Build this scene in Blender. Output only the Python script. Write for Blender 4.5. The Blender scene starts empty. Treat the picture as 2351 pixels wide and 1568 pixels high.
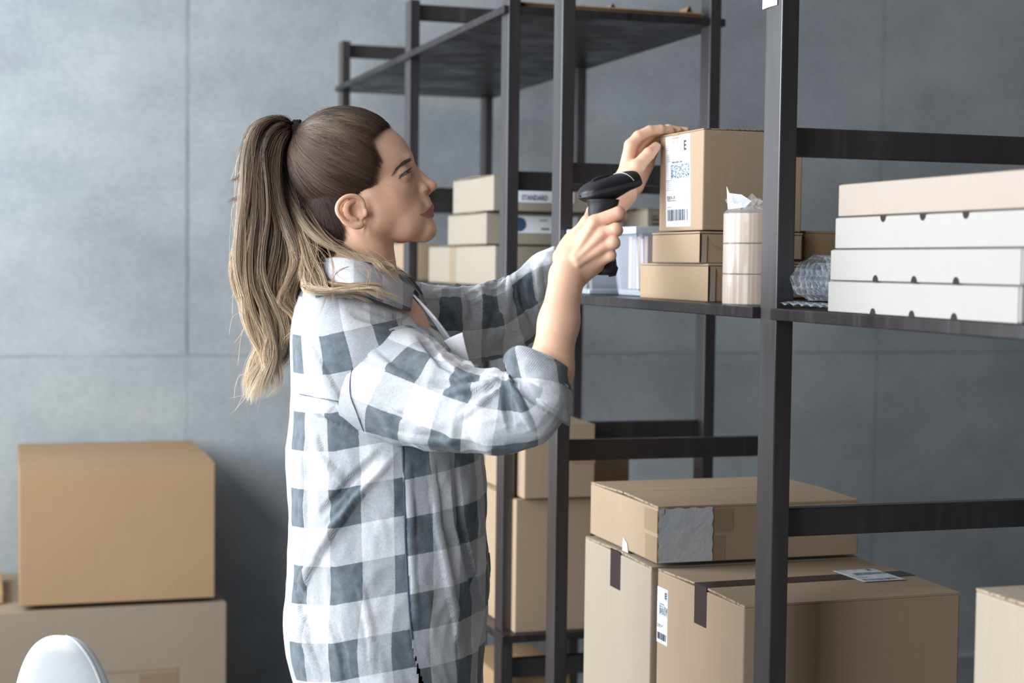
import bpy, bmesh, math, random
import numpy as np
from mathutils import Vector, Matrix
sc = bpy.context.scene
COL = sc.collection
# ------------------------------------------------------------------ camera
FPX, YAW, PIT, ROL = 3772.26, .3102, .0478, .0126
EYE = np.array([0., 0., 1.5])
_F = np.array([math.sin(YAW)*math.cos(PIT), math.cos(YAW)*math.cos(PIT), -math.sin(PIT)])
_R = np.array([math.cos(YAW), -math.sin(YAW), 0.]); _U = np.cross(_R, _F)
R_ = _R*math.cos(ROL)+_U*math.sin(ROL); U_ = -_R*math.sin(ROL)+_U*math.cos(ROL)
cd = bpy.data.cameras.new('camera'); cam = bpy.data.objects.new('camera', cd); COL.objects.link(cam)
cam.matrix_world = Matrix(((R_[0], U_[0], -_F[0], 0), (R_[1], U_[1], -_F[1], 0), (R_[2], U_[2], -_F[2], 1.5), (0, 0, 0, 1)))
cd.sensor_width = 36; cd.lens = FPX/2351*36; cd.clip_start = .05
cd.dof.use_dof = True; cd.dof.focus_distance = 2.5; cd.dof.aperture_fstop = 4.5
sc.camera = cam
# ------------------------------------------------------------------ light and exposure
sc.view_settings.view_transform = 'Standard'; sc.view_settings.look = 'None'
sc.view_settings.gamma = 1; sc.view_settings.use_curve_mapping = False
sc.view_settings.exposure = 0.0
w = bpy.data.worlds.new('daylight'); sc.world = w; w.use_nodes = True
w.node_tree.nodes['Background'].inputs[0].default_value = (.80, .88, 1, 1)
w.node_tree.nodes['Background'].inputs[1].default_value = .30
def area(name, loc, size, energy, color, rot):
    d = bpy.data.lights.new(name, 'AREA'); d.shape = 'RECTANGLE'; d.size, d.size_y = size; d.energy = energy; d.color = color
    o = bpy.data.objects.new(name, d); COL.objects.link(o); o.location = loc; o.rotation_euler = rot; return o
# daylight from the left wall opening, then an added camera-side fill
area('window_daylight', (-1.5, 3.35, 2.1), (2.1, 2.9), 205, (.90, .95, 1.0), (0, math.radians(-90), 0))
area('window_daylight', (-1.5, .4, 2.1), (2.1, 1.7), 90, (.92, .96, 1.0), (0, math.radians(-90), 0))
cy = sc.cycles
cy.max_bounces = 6; cy.diffuse_bounces = 3; cy.glossy_bounces = 2; cy.transmission_bounces = 4; cy.transparent_max_bounces = 10
cy.caustics_reflective = False; cy.caustics_refractive = False; cy.use_denoising = True
try: cy.denoiser = 'OPENIMAGEDENOISE'
except Exception: pass
cy.use_adaptive_sampling = True; cy.adaptive_threshold = .015; cy.sample_clamp_indirect = 6

# ------------------------------------------------------------------ picture helpers (camera rays)
def ray(px, py): return _F+R_*((px-1175.5)/FPX)-U_*((py-784)/FPX)
def onX(px, py, X): d = ray(px, py); return EYE+d*(X/d[0])
def onY(px, py, Y): d = ray(px, py); return EYE+d*(Y/d[1])
def onZ(px, py, Z): d = ray(px, py); return EYE+d*((Z-1.5)/d[2])
def at(px, py, D): return EYE+ray(px, py)*D

# ------------------------------------------------------------------ object helpers
def tag(o, label=None, cat=None, group=None, kind=None):
    if label: o['label'] = label
    if cat: o['category'] = cat
    if group: o['group'] = group
    if kind: o['kind'] = kind
    return o
def empty(name, loc, rz=0, label=None, cat=None, group=None):
    o = bpy.data.objects.new(name, None); COL.objects.link(o); o.location = loc; o.rotation_euler = (0, 0, rz)
    o.empty_display_size = .05
    return tag(o, label, cat, group)
def link(name, me, mat, parent=None, smooth=False):
    o = bpy.data.objects.new(name, me); COL.objects.link(o)
    if mat is not None:
        for m in (mat if isinstance(mat, (list, tuple)) else [mat]): me.materials.append(m)
    if smooth: me.shade_smooth()
    if parent is not None: o.parent = parent
    return o
def pyd(name, verts, faces, mat, parent=None, smooth=False):
    me = bpy.data.meshes.new(name); me.from_pydata([tuple(map(float, v)) for v in verts], [], [tuple(map(int, f)) for f in faces]); me.update()
    return link(name, me, mat, parent, smooth)
class MB:
    """collects boxes, tubes and lathes into one mesh"""
    def __init__(s): s.bm = bmesh.new()
    def box(s, c, d, bev=0, mx=None, mi=0):
        r = bmesh.ops.create_cube(s.bm, size=1)
        vs = r['verts']
        for v in vs: v.co = Vector((v.co.x*d[0], v.co.y*d[1], v.co.z*d[2]))
        fs = set(f for v in vs for f in v.link_faces)
        if bev > 0:
            es = list(set(e for v in vs for e in v.link_edges))
            g = bmesh.ops.bevel(s.bm, geom=es, offset=bev, segments=2, affect='EDGES', profile=.5)
            vs = list(set(g['verts']) | set(v for v in vs if v.is_valid)); fs = set(f for v in vs for f in v.link_faces)
        M = Matrix.Translation(c) @ (mx if mx is not None else Matrix())
        for v in vs: v.co = M @ v.co
        for f in fs: f.material_index = mi
        return s
    def span(s, a, b, bev=0, mi=0):
        a, b = Vector(a), Vector(b); return s.box((a+b)/2, b-a, bev, mi=mi)
    def poly(s, pts, mi=0):
        f = s.bm.faces.new([s.bm.verts.new(p) for p in pts]); f.material_index = mi; return s
    def tube(s, pts, rad, n=10, cap=True, mi=0):
        P = [Vector(p) for p in pts]; rr = rad if hasattr(rad, '__len__') else [rad]*len(P)
        up = Vector((0, 0, 1)); rings = []; prev = None
        for i, p in enumerate(P):
            t = (P[min(i+1, len(P)-1)]-P[max(i-1, 0)]).normalized()
            if prev is None:
                a = t.cross(up); a = a if a.length > .05 else t.cross(Vector((1, 0, 0)))
            else: a = prev-t*prev.dot(t)
            a.normalize(); b = t.cross(a); prev = a
            rings.append([s.bm.verts.new(p+(a*math.cos(2*math.pi*k/n)+b*math.sin(2*math.pi*k/n))*rr[i]) for k in range(n)])
        for A, B in zip(rings, rings[1:]):
            for k in range(n): s.bm.faces.new((A[k], A[(k+1) % n], B[(k+1) % n], B[k])).material_index = mi
        if cap: s.bm.faces.new(rings[0][::-1]).material_index = mi; s.bm.faces.new(rings[-1]).material_index = mi
        return s
    def lathe(s, prof, c, n=32, mi=0, cap=True):
        rings = [[s.bm.verts.new((c[0]+r*math.cos(2*math.pi*k/n), c[1]+r*math.sin(2*math.pi*k/n), c[2]+z)) for k in range(n)] for r, z in prof]
        for A, B in zip(rings, rings[1:]):
            for k in range(n): s.bm.faces.new((A[k], A[(k+1) % n], B[(k+1) % n], B[k])).material_index = mi
        if cap: s.bm.faces.new(rings[0][::-1]); s.bm.faces.new(rings[-1])
        return s
    def build(s, name, mat, parent=None, smooth=False, label=None):
        bmesh.ops.recalc_face_normals(s.bm, faces=s.bm.faces)
        me = bpy.data.meshes.new(name); s.bm.to_mesh(me); s.bm.free()
        o = link(name, me, mat, parent, smooth)
        if smooth:
            try: me.set_sharp_from_angle(angle=math.radians(40))
            except Exception: pass
        if label: o['label'] = label
        return o
def struct(o): o['kind'] = 'structure'; return o

# ------------------------------------------------------------------ materials
def nt(name):
    m = bpy.data.materials.new(name); m.use_nodes = True; t = m.node_tree; t.nodes.clear()
    out = t.nodes.new('ShaderNodeOutputMaterial'); b = t.nodes.new('ShaderNodeBsdfPrincipled'); t.links.new(b.outputs[0], out.inputs[0])
    return m, t, b, out
def N(t, kind, **kw):
    n = t.nodes.new('ShaderNode'+kind)
    for k, v in kw.items():
        if k in n.inputs: n.inputs[k].default_value = v
        else: setattr(n, k, v)
    return n
def L(t, a, b): t.links.new(a, b)
def coords(t, kind='Object', scale=(1, 1, 1)):
    c = N(t, 'TexCoord'); mp = N(t, 'Mapping'); L(t, c.outputs[kind], mp.inputs[0]); mp.inputs['Scale'].default_value = scale; return mp.outputs[0]
def ramp(t, src, stops):
    r = N(t, 'ValToRGB'); L(t, src, r.inputs[0]); e = r.color_ramp.elements
    while len(e) < len(stops): e.new(.5)
    for i, (p, c) in enumerate(stops): e[i].position = p; e[i].color = c if len(c) == 4 else (*c, 1)
    return r.outputs[0]
def mixc(t, f, a, b, mode='MIX'):
    m = N(t, 'Mix', data_type='RGBA', blend_type=mode)
    for s, i in ((f, 0), (a, 6), (b, 7)):
        if isinstance(s, (int, float)): m.inputs[i].default_value = s
        elif isinstance(s, tuple): m.inputs[i].default_value = (*s, 1) if len(s) == 3 else s
        else: L(t, s, m.inputs[i])
    return m.outputs[2]
def mth(t, op, a, b=None, c=None, clamp=False):
    m = N(t, 'Math', operation=op, use_clamp=clamp)
    for i, s in enumerate((a, b, c)):
        if s is None: continue
        if isinstance(s, (int, float)): m.inputs[i].default_value = s
        else: L(t, s, m.inputs[i])
    return m.outputs[0]
def bump(t, b, h, strength=.3, dist=.001):
    n = N(t, 'Bump'); n.inputs['Strength'].default_value = strength; n.inputs['Distance'].default_value = dist
    L(t, h, n.inputs['Height']); L(t, n.outputs[0], b.inputs['Normal'])
def noise(t, vec, scale, detail=3, rough=.5, out=0):
    n = N(t, 'TexNoise'); n.inputs['Scale'].default_value = scale; n.inputs['Detail'].default_value = detail; n.inputs['Roughness'].default_value = rough
    if vec is not None: L(t, vec, n.inputs['Vector'])
    return n.outputs[out]
def plain(name, col, rough=.5, spec=.4, var=0, scale=30, metal=0):
    m, t, b, o = nt(name); b.inputs['Roughness'].default_value = rough; b.inputs['Specular IOR Level'].default_value = spec; b.inputs['Metallic'].default_value = metal
    if var:
        c = ramp(t, noise(t, coords(t), scale, 4), [(.3, tuple(x*(1-var) for x in col)), (.7, tuple(min(1, x*(1+var)) for x in col))]); L(t, c, b.inputs['Base Color'])
    else: b.inputs['Base Color'].default_value = (*col, 1)
    return m
def card(name, col, fine=.05, flute=.55):
    m, t, b, o = nt(name); v = coords(t)
    big = noise(t, v, 5, 3); sm = noise(t, v, 420, 2, .7)
    st = noise(t, coords(t, 'Object', (1, 1, .02)), 240, 1)
    c = mixc(t, big, tuple(x*.93 for x in col), tuple(x*1.06 for x in col))
    f = ramp(t, sm, [(.36, (1-fine*1.6,)*3), (.5, (1,)*3), (.72, (1+fine,)*3)])
    c = mixc(t, 1.0, c, f, 'MULTIPLY')
    c = mixc(t, flute, c, ramp(t, st, [(.3, (.95,)*3), (.7, (1.04,)*3)]), 'MULTIPLY')
    L(t, c, b.inputs['Base Color']); b.inputs['Roughness'].default_value = .75; b.inputs['Specular IOR Level'].default_value = .25
    bump(t, b, mth(t, 'ADD', sm, st), .12, .0006)
    return m
def corr(name='corrugated_edge'):
    m, t, b, o = nt(name); v = coords(t)
    wv = noise(t, v, 190, 2, .8)
    L(t, ramp(t, wv, [(.36, (.10, .07, .045)), (.50, (.42, .32, .22))]), b.inputs['Base Color']); b.inputs['Roughness'].default_value = .9
    return m
M = {}
M['kraft'] = card('kraft_cardboard', (.415, .305, .205))
M['kraft_pale'] = card('pale_cardboard', (.41, .345, .265))
M['kraft_dark'] = card('dark_kraft_cardboard', (.40, .26, .145))
M['kraft_orange'] = card('orange_kraft_cardboard', (.385, .25, .14))
M['kraft_mailer'] = card('mailer_cardboard', (.41, .30, .195))
M['kraft_far'] = card('far_pale_cardboard', (.335, .295, .235))
M['kraft_grey'] = card('greyish_cardboard', (.30, .24, .175))
M['edge'] = corr()
M['pizza'] = card('cream_cardboard', (.41, .395, .37), .02, .1)
M['pizza_pink'] = card('pinkish_cardboard', (.41, .345, .295), .02, .1)
M['hole'] = plain('dark_hole', (.03, .02, .018), .9)
M['tape_dark'] = plain('brown_black_tape', (.033, .024, .024), .35, .5, .15, 12)
def clear(name, tint, alpha, rough=.12):
    m, t, b, o = nt(name); b.inputs['Base Color'].default_value = (*tint, 1); b.inputs['Roughness'].default_value = rough
    b.inputs['Alpha'].default_value = alpha; b.inputs['Specular IOR Level'].default_value = .6
    return m
M['tape_clear'] = clear('clear_tape', (.50, .36, .22), .5, .15)
M['tub'] = clear('clear_plastic', (.66, .72, .82), .20, .15)
M['tub_rim'] = clear('clear_plastic_rim', (.66, .75, .84), .6, .2)
M['film'] = clear('plastic_film', (.8, .8, .82), .22, .06)
M['paper'] = plain('label_paper', (.80, .83, .86), .6, .3, .02, 40)
M['ink'] = plain('label_ink', (.03, .05, .08), .6)
M['ink_teal'] = plain('teal_ink', (.06, .14, .20), .6)
M['ink_grey'] = plain('pale_ink', (.38, .42, .46), .6)
M['rail_top'] = None
def blackwood(name='black_stained_wood', spec=.8, coat=.5):
    m, t, b, o = nt(name); g = N(t, 'NewGeometry')
    v = coords(t, 'Object', (14, 14, 1.0)); n = noise(t, v, 3.2, 6, .6); k = noise(t, coords(t, 'Object', (6, 6, 2)), 1.4, 2)
    c = ramp(t, n, [(.32, (.020, .0165, .017)), (.58, (.031, .027, .028)), (.75, (.055, .053, .055))])
    L(t, c, b.inputs['Base Color'])
    L(t, ramp(t, k, [(.35, (.30,)*3), (.65, (.46,)*3)]), b.inputs['Roughness']); b.inputs['Specular IOR Level'].default_value = spec; b.inputs['Coat Weight'].default_value = coat; b.inputs['Coat Roughness'].default_value = .35
    bump(t, b, n, .25, .001)
    return m
M['wood'] = blackwood(); M['wood_matte'] = blackwood('black_wood_board', .25, .0)

# ------------------------------------------------------------------ the room
YW, XL, XR, YB, ZC = 5.47, -1.55, 5.6, -3.2, 3.5
def concrete():
    m, t, b, o = nt('concrete'); v = coords(t)
    n1 = noise(t, v, .9, 6, .62); n2 = noise(t, v, 6, 5, .7); n3 = noise(t, v, 60, 3, .6)
    blot = noise(t, coords(t, 'Object', (1, 1, 1.6)), 2.6, 4, .55)
    f = mth(t, 'ADD', mth(t, 'MULTIPLY', n1, .5), mth(t, 'ADD', mth(t, 'MULTIPLY', n2, .22), mth(t, 'MULTIPLY', blot, .32)))
    c = ramp(t, f, [(.36, (.27, .285, .30)), (.5, (.345, .37, .385)), (.57, (.385, .41, .42)), (.70, (.46, .48, .485))])
    c = mixc(t, .3, c, ramp(t, n3, [(.4, (.8,)*3), (.6, (1.08,)*3)]), 'MULTIPLY')
    sp = N(t, 'SeparateXYZ'); L(t, v, sp.inputs[0])
    wob = mth(t, 'MULTIPLY', mth(t, 'SUBTRACT', noise(t, v, 9, 3), .5), .008)
    def groove(axis, pos, wd):
        d = mth(t, 'ABSOLUTE', mth(t, 'SUBTRACT', mth(t, 'ADD', axis, wob), pos)); return mth(t, 'SUBTRACT', 1.0, mth(t, 'DIVIDE', d, wd), clamp=True)
    X, Z = sp.outputs[0], sp.outputs[2]
    up = mth(t, 'GREATER_THAN', Z, 1.185); 
    g = mth(t, 'MULTIPLY', groove(X, .632, .011), mth(t, 'ADD', mth(t, 'MULTIPLY', up, .75), .25))
    for gx in (3.2, -1.94, 5.77): g = mth(t, 'MAXIMUM', g, mth(t, 'MULTIPLY', groove(X, gx, .011), .42))
    g = mth(t, 'MAXIMUM', g, mth(t, 'MULTIPLY', groove(Z, 1.18, .008), .6)); g = mth(t, 'MAXIMUM', g, mth(t, 'MULTIPLY', groove(Z, 2.75, .008), .6))
    g = mth(t, 'MULTIPLY', g, ramp(t, noise(t, v, 3, 3), [(.3, (.35,)*3), (.6, (1,)*3)]))
    c = mixc(t, mth(t, 'MULTIPLY', g, .62), c, (.07, .078, .085))
    L(t, c, b.inputs['Base Color']); b.inputs['Roughness'].default_value = .7; b.inputs['Specular IOR Level'].default_value = .25
    bump(t, b, mth(t, 'SUBTRACT', mth(t, 'ADD', mth(t, 'MULTIPLY', n2, .4), mth(t, 'MULTIPLY', n3, .1)), mth(t, 'MULTIPLY', g, .8)), .35, .004)
    return m
M['concrete'] = concrete()
M['floor'] = plain('screed_floor', (.26, .27, .28), .55, .3, .12, 3)
M['white_wall'] = plain('plaster', (.36, .36, .37), .8, .2, .03, 3)
M['grey_wall'] = plain('grey_plaster', (.24, .23, .225), .8, .2, .03, 3)
def slab(name, a, b, m): return struct(MB().span(a, b).build(name, m))
slab('wall_back', (XL, YW, 0), (XR, YW+.2, ZC), M['concrete'])
slab('floor', (XL-.2, YB-.2, -.2), (XR+.2, YW+.2, 0), M['floor'])
slab('ceiling', (XL-.2, YB-.2, ZC), (XR+.2, YW+.2, ZC+.2), M['white_wall'])
slab('wall_right', (XR, YB, 0), (XR+.2, YW+.2, ZC), M['grey_wall'])
slab('wall_front', (XL-.2, YB-.2, 0), (XR+.2, YB, ZC), M['grey_wall'])
wl = MB(); X0w, X1w = XL-.2, XL
for a, b in (((X0w, YB, 0), (X1w, YW, 1.15)), ((X0w, YB, 3.15), (X1w, YW, ZC)), ((X0w, YB, 1.15), (X1w, -.5, 3.15)), ((X0w, 1.3, 1.15), (X1w, 1.85, 3.15)), ((X0w, 4.85, 1.15), (X1w, YW, 3.15))):
    wl.span(a, b)
struct(wl.build('wall_left', M['white_wall']))
for k, (y0, y1) in enumerate(((-.5, 1.3), (1.85, 4.85))):  # opening nearer the camera is added to house the fill lamp
    f = MB()
    for a, b in (((XL-.14, y0, 1.15), (XL-.07, y0+.06, 3.15)), ((XL-.14, y1-.06, 1.15), (XL-.07, y1, 3.15)), ((XL-.14, y0, 1.15), (XL-.07, y1, 1.21)), ((XL-.14, y0, 3.09), (XL-.07, y1, 3.15)), ((XL-.13, (y0+y1)/2-.03, 1.2), (XL-.08, (y0+y1)/2+.03, 3.1))):
        f.span(a, b, .004)
    struct(f.build('window_%d' % (k+1), plain('window_frame_paint', (.7, .7, .7), .4)))
slab('baseboard_back', (XL, YW-.012, 0), (XR, YW, .012), plain('pale_skirting', (.5, .53, .55), .5))

# ------------------------------------------------------------------ shelving units
SX, PS, PW, SW = 1.087, .052, .0278, .5075
RH, RY = .0421, .036
ZS = 1.5-.0603; TH = .0171
def bar(mb, a, b): mb.span(a, b, .0018)
def frame(root, Y, name='side_frame'):
    ox, oy = root.location.x, root.location.y
    for x in (SX, SX+SW-PW):
        m = MB(); bar(m, (x-ox, Y-oy, 0), (x+PW-ox, Y+PS-oy, 2.2034)); m.build('post', M['wood'], root)
    for z in (.696, .2027, -.357, -.888, -1.40):
        z1 = 1.5+z
        m = MB(); bar(m, (SX+PW-ox, Y+RY-.010-oy, z1-RH), (SX+SW-PW-ox, Y+RY+.012-oy, z1)); m.build('cross_rail', M['wood'], root)
def shelf(root, Y0, Y1, ztop, x0=-.0114, x1=.0114):
    ox, oy = root.location.x, root.location.y
    m = MB(); bar(m, (SX+x0-ox, Y0-oy, ztop-TH), (SX+SW+x1-ox, Y1-oy, ztop)); return m.build('shelf', M['wood_matte'], root)
YA, YBf, YCf, YD, YE = 2.143, 3.0895, 3.4435, 4.3235, 5.21
YN = YA-.947
u1 = empty('shelving_unit', (SX, YN, 0), 0, 'black wooden shelving unit nearest the camera, holding the cream flat boxes', 'shelving unit')
for y in (YN, YA, YBf): frame(u1, y)
ZL = .58; ZL2 = .62
shelf(u1, YA+PS+.003, YBf-.002, ZS); shelf(u1, YN+PS, YA-.002, ZS)
shelf(u1, YA+PS+.003, YBf-.002, ZL); shelf(u1, YN+PS, YA-.002, ZL2)
u2 = empty('shelving_unit', (SX, YCf, 0), 0, 'farther black wooden shelving unit standing against the concrete wall', 'shelving unit')
for y in (YCf, YD, YE): frame(u2, y)
ZT = 1.5+.5437+TH; ZM2 = .683
shelf(u2, YCf+.001, YD+PS, ZT); shelf(u2, YD+PS+.001, YE+PS-.001, ZT)
shelf(u2, YCf+PS+.002, YD-.002, ZS+.007); shelf(u2, YD+PS+.002, YE-.002, ZS+.007)
shelf(u2, YCf-.045, YD-.002, ZM2); shelf(u2, YD+PS+.002, YE-.002, ZM2)
shelf(u2, YCf+PS, YD-.002, .20)

# ------------------------------------------------------------------ cartons
def carton(corner, sx, sy, sz, rz, mat, label, seam='x', name='cardboard_box', cat='box', group=None, gap=.003, flaps=True, top_tilt=0, bev=.0025, seed=0, ft=.0035):
    """near left bottom corner; sx along the rail direction, sy away from the viewer"""
    rnd = random.Random(seed)
    r = empty(name, corner, rz, label, cat, group)
    MB().span((0, 0, 0), (sx, sy, sz-(ft if flaps else 0)), bev).build('body', mat, r)
    if flaps:
        for k in (0, 1):
            tilt = rnd.uniform(.001, .0035)
            m = MB()
            if seam == 'x':
                y0, y1 = (0, sy/2-gap) if k == 0 else (sy/2+gap*.2, sy)
                P = [(0.001, y0, 0), (sx-.001, y0, 0), (sx-.001, y1, 0), (.001, y1, 0)]; inner = (2, 3) if k == 0 else (0, 1)
            else:
                x0, x1 = (0, sx/2-gap) if k == 0 else (sx/2+gap*.2, sx)
                P = [(x0, .001, 0), (x1, .001, 0), (x1, sy-.001, 0), (x0, sy-.001, 0)]; inner = (1, 2) if k == 0 else (0, 3)
            lo, hi = [], []
            for i, p in enumerate(P):
                dz = tilt+top_tilt*(1 if i in inner else 0) if i in inner else 0
                lo.append((p[0], p[1], sz-ft+dz)); hi.append((p[0], p[1], sz+dz))
            m.poly(hi, 0); m.poly(lo[::-1], 0)
            fold = {('x', 0): 0, ('x', 1): 2, ('y', 0): 3, ('y', 1): 1}[(seam, k)]
            for i in range(4): j = (i+1) % 4; m.poly([lo[i], lo[j], hi[j], hi[i]], 0 if i == fold else 1)
            m.build('top_flap', [mat, M['edge']], r)
    return r
def strip(root, a, b, mat, name='packing_tape', label=None):
    o = MB().span(a, b, 0).build(name, mat, root)
    if label: o['label'] = label
    return o
def rects(root, plane, off, rl, mat, name):
    """flat print: rectangles (u0,v0,u1,v1) on plane 'x' (u along -y) or 'z' or 'y'"""
    vs, fs = [], []
    for (a, b, c, d) in rl:
        i = len(vs)
        for (u, v) in ((a, b), (c, b), (c, d), (a, d)): vs.append(plane(u, v, off))
        fs.append((i, i+1, i+2, i+3))
    return pyd(name, vs, fs, mat, root)
def text_rects(s, plane, off, u, v, h, mat, root, name='lettering', sx=1, bold=0, rot=0):
    c = bpy.data.curves.new('t', 'FONT'); c.body = s; c.size = 1; c.offset = bold; c.resolution_u = 2
    o = bpy.data.objects.new('t', c); COL.objects.link(o); bpy.context.view_layer.update()
    me = bpy.data.meshes.new_from_object(o.evaluated_get(bpy.context.evaluated_depsgraph_get()))
    bpy.data.objects.remove(o); bpy.data.curves.remove(c); me.name = name
    cs, sn = math.cos(rot), math.sin(rot)
    for p in me.vertices:
        x, y = p.co.x*h*sx, p.co.y*h; p.co = plane(u+x*cs-y*sn, v+x*sn+y*cs, off)
    return link(name, me, mat, root)
def barcode(u0, v0, w_, h_, rnd, fill=.55, vert=True):
    out = []; u = 0
    while u < w_:
        a = rnd.choice((.0006, .0009, .0014, .002))*w_/.05; b = rnd.choice((.0006, .0010, .0014))*w_/.05
        if u+a < w_: out.append((u0+u, v0, u0+u+a, v0+h_))
        u += a+b
    return out
def speckle(u0, v0, w_, h_, nx, ny, rnd):
    o = [(u0+w_*i/nx, v0+h_*j/ny, u0+w_*(i+1)/nx, v0+h_*(j+1)/ny) for i in range(nx) for j in range(ny) if rnd.random() < .5]
    return o
def textlines(u0, v0, w_, n, dy, hh, rnd):
    o = []
    for k in range(n):
        u = 0; W_ = w_*rnd.uniform(.6, 1)
        while u < W_:
            a = rnd.uniform(.04, .12)*w_; o.append((u0+u, v0-k*dy, u0+min(u+a, W_), v0-k*dy+hh)); u += a+.035*w_
    return o
def ship_label(root, plane, W_, H_, full=True, seed=1):
    """paper shipping label: (u,v) origin at its lower left; plane(u,v,off)->local point"""
    rnd = random.Random(seed)
    vs = [plane(0, 0, .0003), plane(W_, 0, .0003), plane(W_, H_, .0003), plane(0, H_, .0003)]+[plane(0, 0, 0), plane(W_, 0, 0), plane(W_, H_, 0), plane(0, H_, 0)]
    lb = pyd('shipping_label', vs, [(0, 1, 2, 3), (7, 6, 5, 4), (0, 4, 5, 1), (1, 5, 6, 2), (2, 6, 7, 3), (3, 7, 4, 0)], M['paper'], root)
    lb['label'] = 'white shipping label with barcode'
    S = lambda a, b, c, d: (a*W_, b*H_, c*W_, d*H_)
    off = .0006
    line = [S(.02, .975, .98, .98), S(0, .512, 1, .517), S(0, .405, 1, .409), S(.03, .007, .97, .010)]
    rects(lb, plane, off, line, M['ink_teal'], 'ruled_line')
    rects(lb, plane, off, [(a, b, c, d) for a, b, c, d in speckle(.24*W_, .53*H_, .72*W_, .155*H_, 26, 22, rnd)]+[S(.225, .525, .24, .69), S(.95, .525, .965, .69)]+barcode(.26*W_, .70*H_, .46*W_, .022*H_, rnd), M['ink_teal'], 'code_block')
    g = textlines(.05*W_, .94*H_, .26*W_, 5, .022*H_, .008*H_, rnd)+textlines(.06*W_, .79*H_, .22*W_, 4, .022*H_, .008*H_, rnd)+textlines(.42*W_, .95*H_, .2*W_, 4, .02*H_, .007*H_, rnd)
    g += textlines(.05*W_, .49*H_, .36*W_, 4, .022*H_, .008*H_, rnd)+textlines(.78*W_-.22*W_, .362*H_, .36*W_, 1, .02*H_, .008*H_, rnd)
    g += textlines(.62*W_, .31*H_, .09*W_, 3, .03*H_, .011*H_, rnd)+textlines(.83*W_, .31*H_, .09*W_, 3, .03*H_, .011*H_, rnd)+textlines(.06*W_, .213*H_, .18*W_, 1, 0, .01*H_, rnd)+textlines(.26*W_, .035*H_, .45*W_, 1, 0, .009*H_, rnd)
    for a, b, c, d in ((.575, .22, .955, .345), (.86, .425, .97, .495), (.03, .835, .345, .955)):
        g += [S(a, b, c, b+.002), S(a, d-.002, c, d), S(a, b, a+.006, d), S(c-.006, b, c, d)]
    for k in range(9): x = .68+k*.034; g.append(S(x, .79, x+.008, .962))
    rects(lb, plane, off, g, M['ink_grey'], 'fine_print')
    rects(lb, plane, off, barcode(.07*W_, .065*H_, .86*W_, .125*H_, rnd)+[S(.06, .285, .43, .293)], M['ink'], 'barcode')
    text_rects('E', plane, off*1.4, .75*W_, .835*H_, .145*H_, M['ink'], lb, sx=1.0, bold=.03)
    text_rects('ID874-3P', plane, off*1.4, .055*W_, .30*H_, .062*H_, M['ink'], lb, sx=.95, bold=.0)
    return lb

ZB = ZS
# the stack the woman scans: two mailers and the labelled carton
def mailer(corner, sx, sy, sz, label, mat):
    r = empty('mailer_box', corner, 0, label, 'box')
    MB().span((0, 0, 0), (sx, sy, sz-.004), .002).build('body', mat, r)
    MB().span((-.0005, -.0005, sz-.0035), (sx+.0005, sy+.0005, sz), .0015).build('lid', mat, r)
    # closing side panel with its slanting tab and the open slot by the corner
    MB().poly([(.002, -.0028, .001), (.004, -.004, sz-.006), (.012, -.0035, sz-.006), (.012, -.0028, .001)]).build('corner_flap', M['kraft_pale'], r)
    rects(r, lambda u, v, o: (u, -o, v), .0012, [(0, .001, .0028, sz-.004)], M['hole'], 'slot')
    MB().poly([(.013, -.0022, sz-.005), (sx*.98, -.0022, sz-.005), (sx*.98, -.0022, .009), (.075, -.0022, .009), (.02, -.0022, sz*.62)]).build('side_tab', mat, r)
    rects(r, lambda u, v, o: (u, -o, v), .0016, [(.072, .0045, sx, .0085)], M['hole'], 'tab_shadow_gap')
    return r
pl = onX(1624, 693, 1.134); 
mailer((1.134, 2.484, ZB), .19, .295, .0628, 'lower of the two flat brown mailer boxes on the shelf, under the labelled carton', M['kraft_mailer'])
mailer((1.125, 2.500, ZB+.064), .19, .203, .0525, 'upper of the two flat brown mailer boxes, directly under the labelled carton', M['kraft_mailer'])
eb = carton((1.130, 2.502, ZB+.1185), .183, .184, .168, 0, M['kraft'], 'upright brown carton with a tall white shipping label, touched by the woman on the shelf', seam='y', gap=.001, seed=4, ft=.0018)
EW = .184
def eplane(u, v, o): return (-o, EW-.024-u-(.010-.06*v)*1.0, .0075+v)
ship_label(eb, eplane, .094+.010, .1555)
strip(eb, (-.0004, EW/2-.012+.022, .150), (0.0002, EW/2+.016+.022, .1685), M['tape_clear'])
strip(eb, (0, EW/2-.012+.022, .1715), (.18, EW/2+.016+.022, .1719), M['tape_clear'])
# pack of tape rolls
tc = onX(1750, 699, 1.135); TR = .047
tp = empty('tape_pack', (1.138, 2.325, ZB), 0, 'clear wrapped column of three beige tape rolls standing beside the mailer boxes', 'tape rolls')
def taperoll():
    m, t, b, o = nt('tape_roll_side'); v = coords(t)
    n = N(t, 'TexNoise'); n.inputs['Scale'].default_value = 1; n.inputs['Detail'].default_value = 3; L(t, coords(t, 'Object', (60, 60, .6)), n.inputs['Vector'])
    L(t, ramp(t, n.outputs[0], [(.36, (.56, .40, .27)), (.48, (.72, .58, .44)), (.56, (.60, .45, .32)), (.68, (.82, .76, .70))]), b.inputs['Base Color'])
    b.inputs['Roughness'].default_value = .28; b.inputs['Coat Weight'].default_value = .4; return m
M['tape_side'] = taperoll()
for k in range(3):
    h = .0473
    MB().lathe([(.020, k*h+.001), (TR-.0012, k*h+.0008), (TR, k*h+.002), (TR, (k+1)*h-.002), (TR-.0012, (k+1)*h-.0008), (.020, (k+1)*h-.001)], (0, 0, 0), 48, cap=False).build('tape_roll', M['tape_side'], tp, smooth=True)
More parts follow.
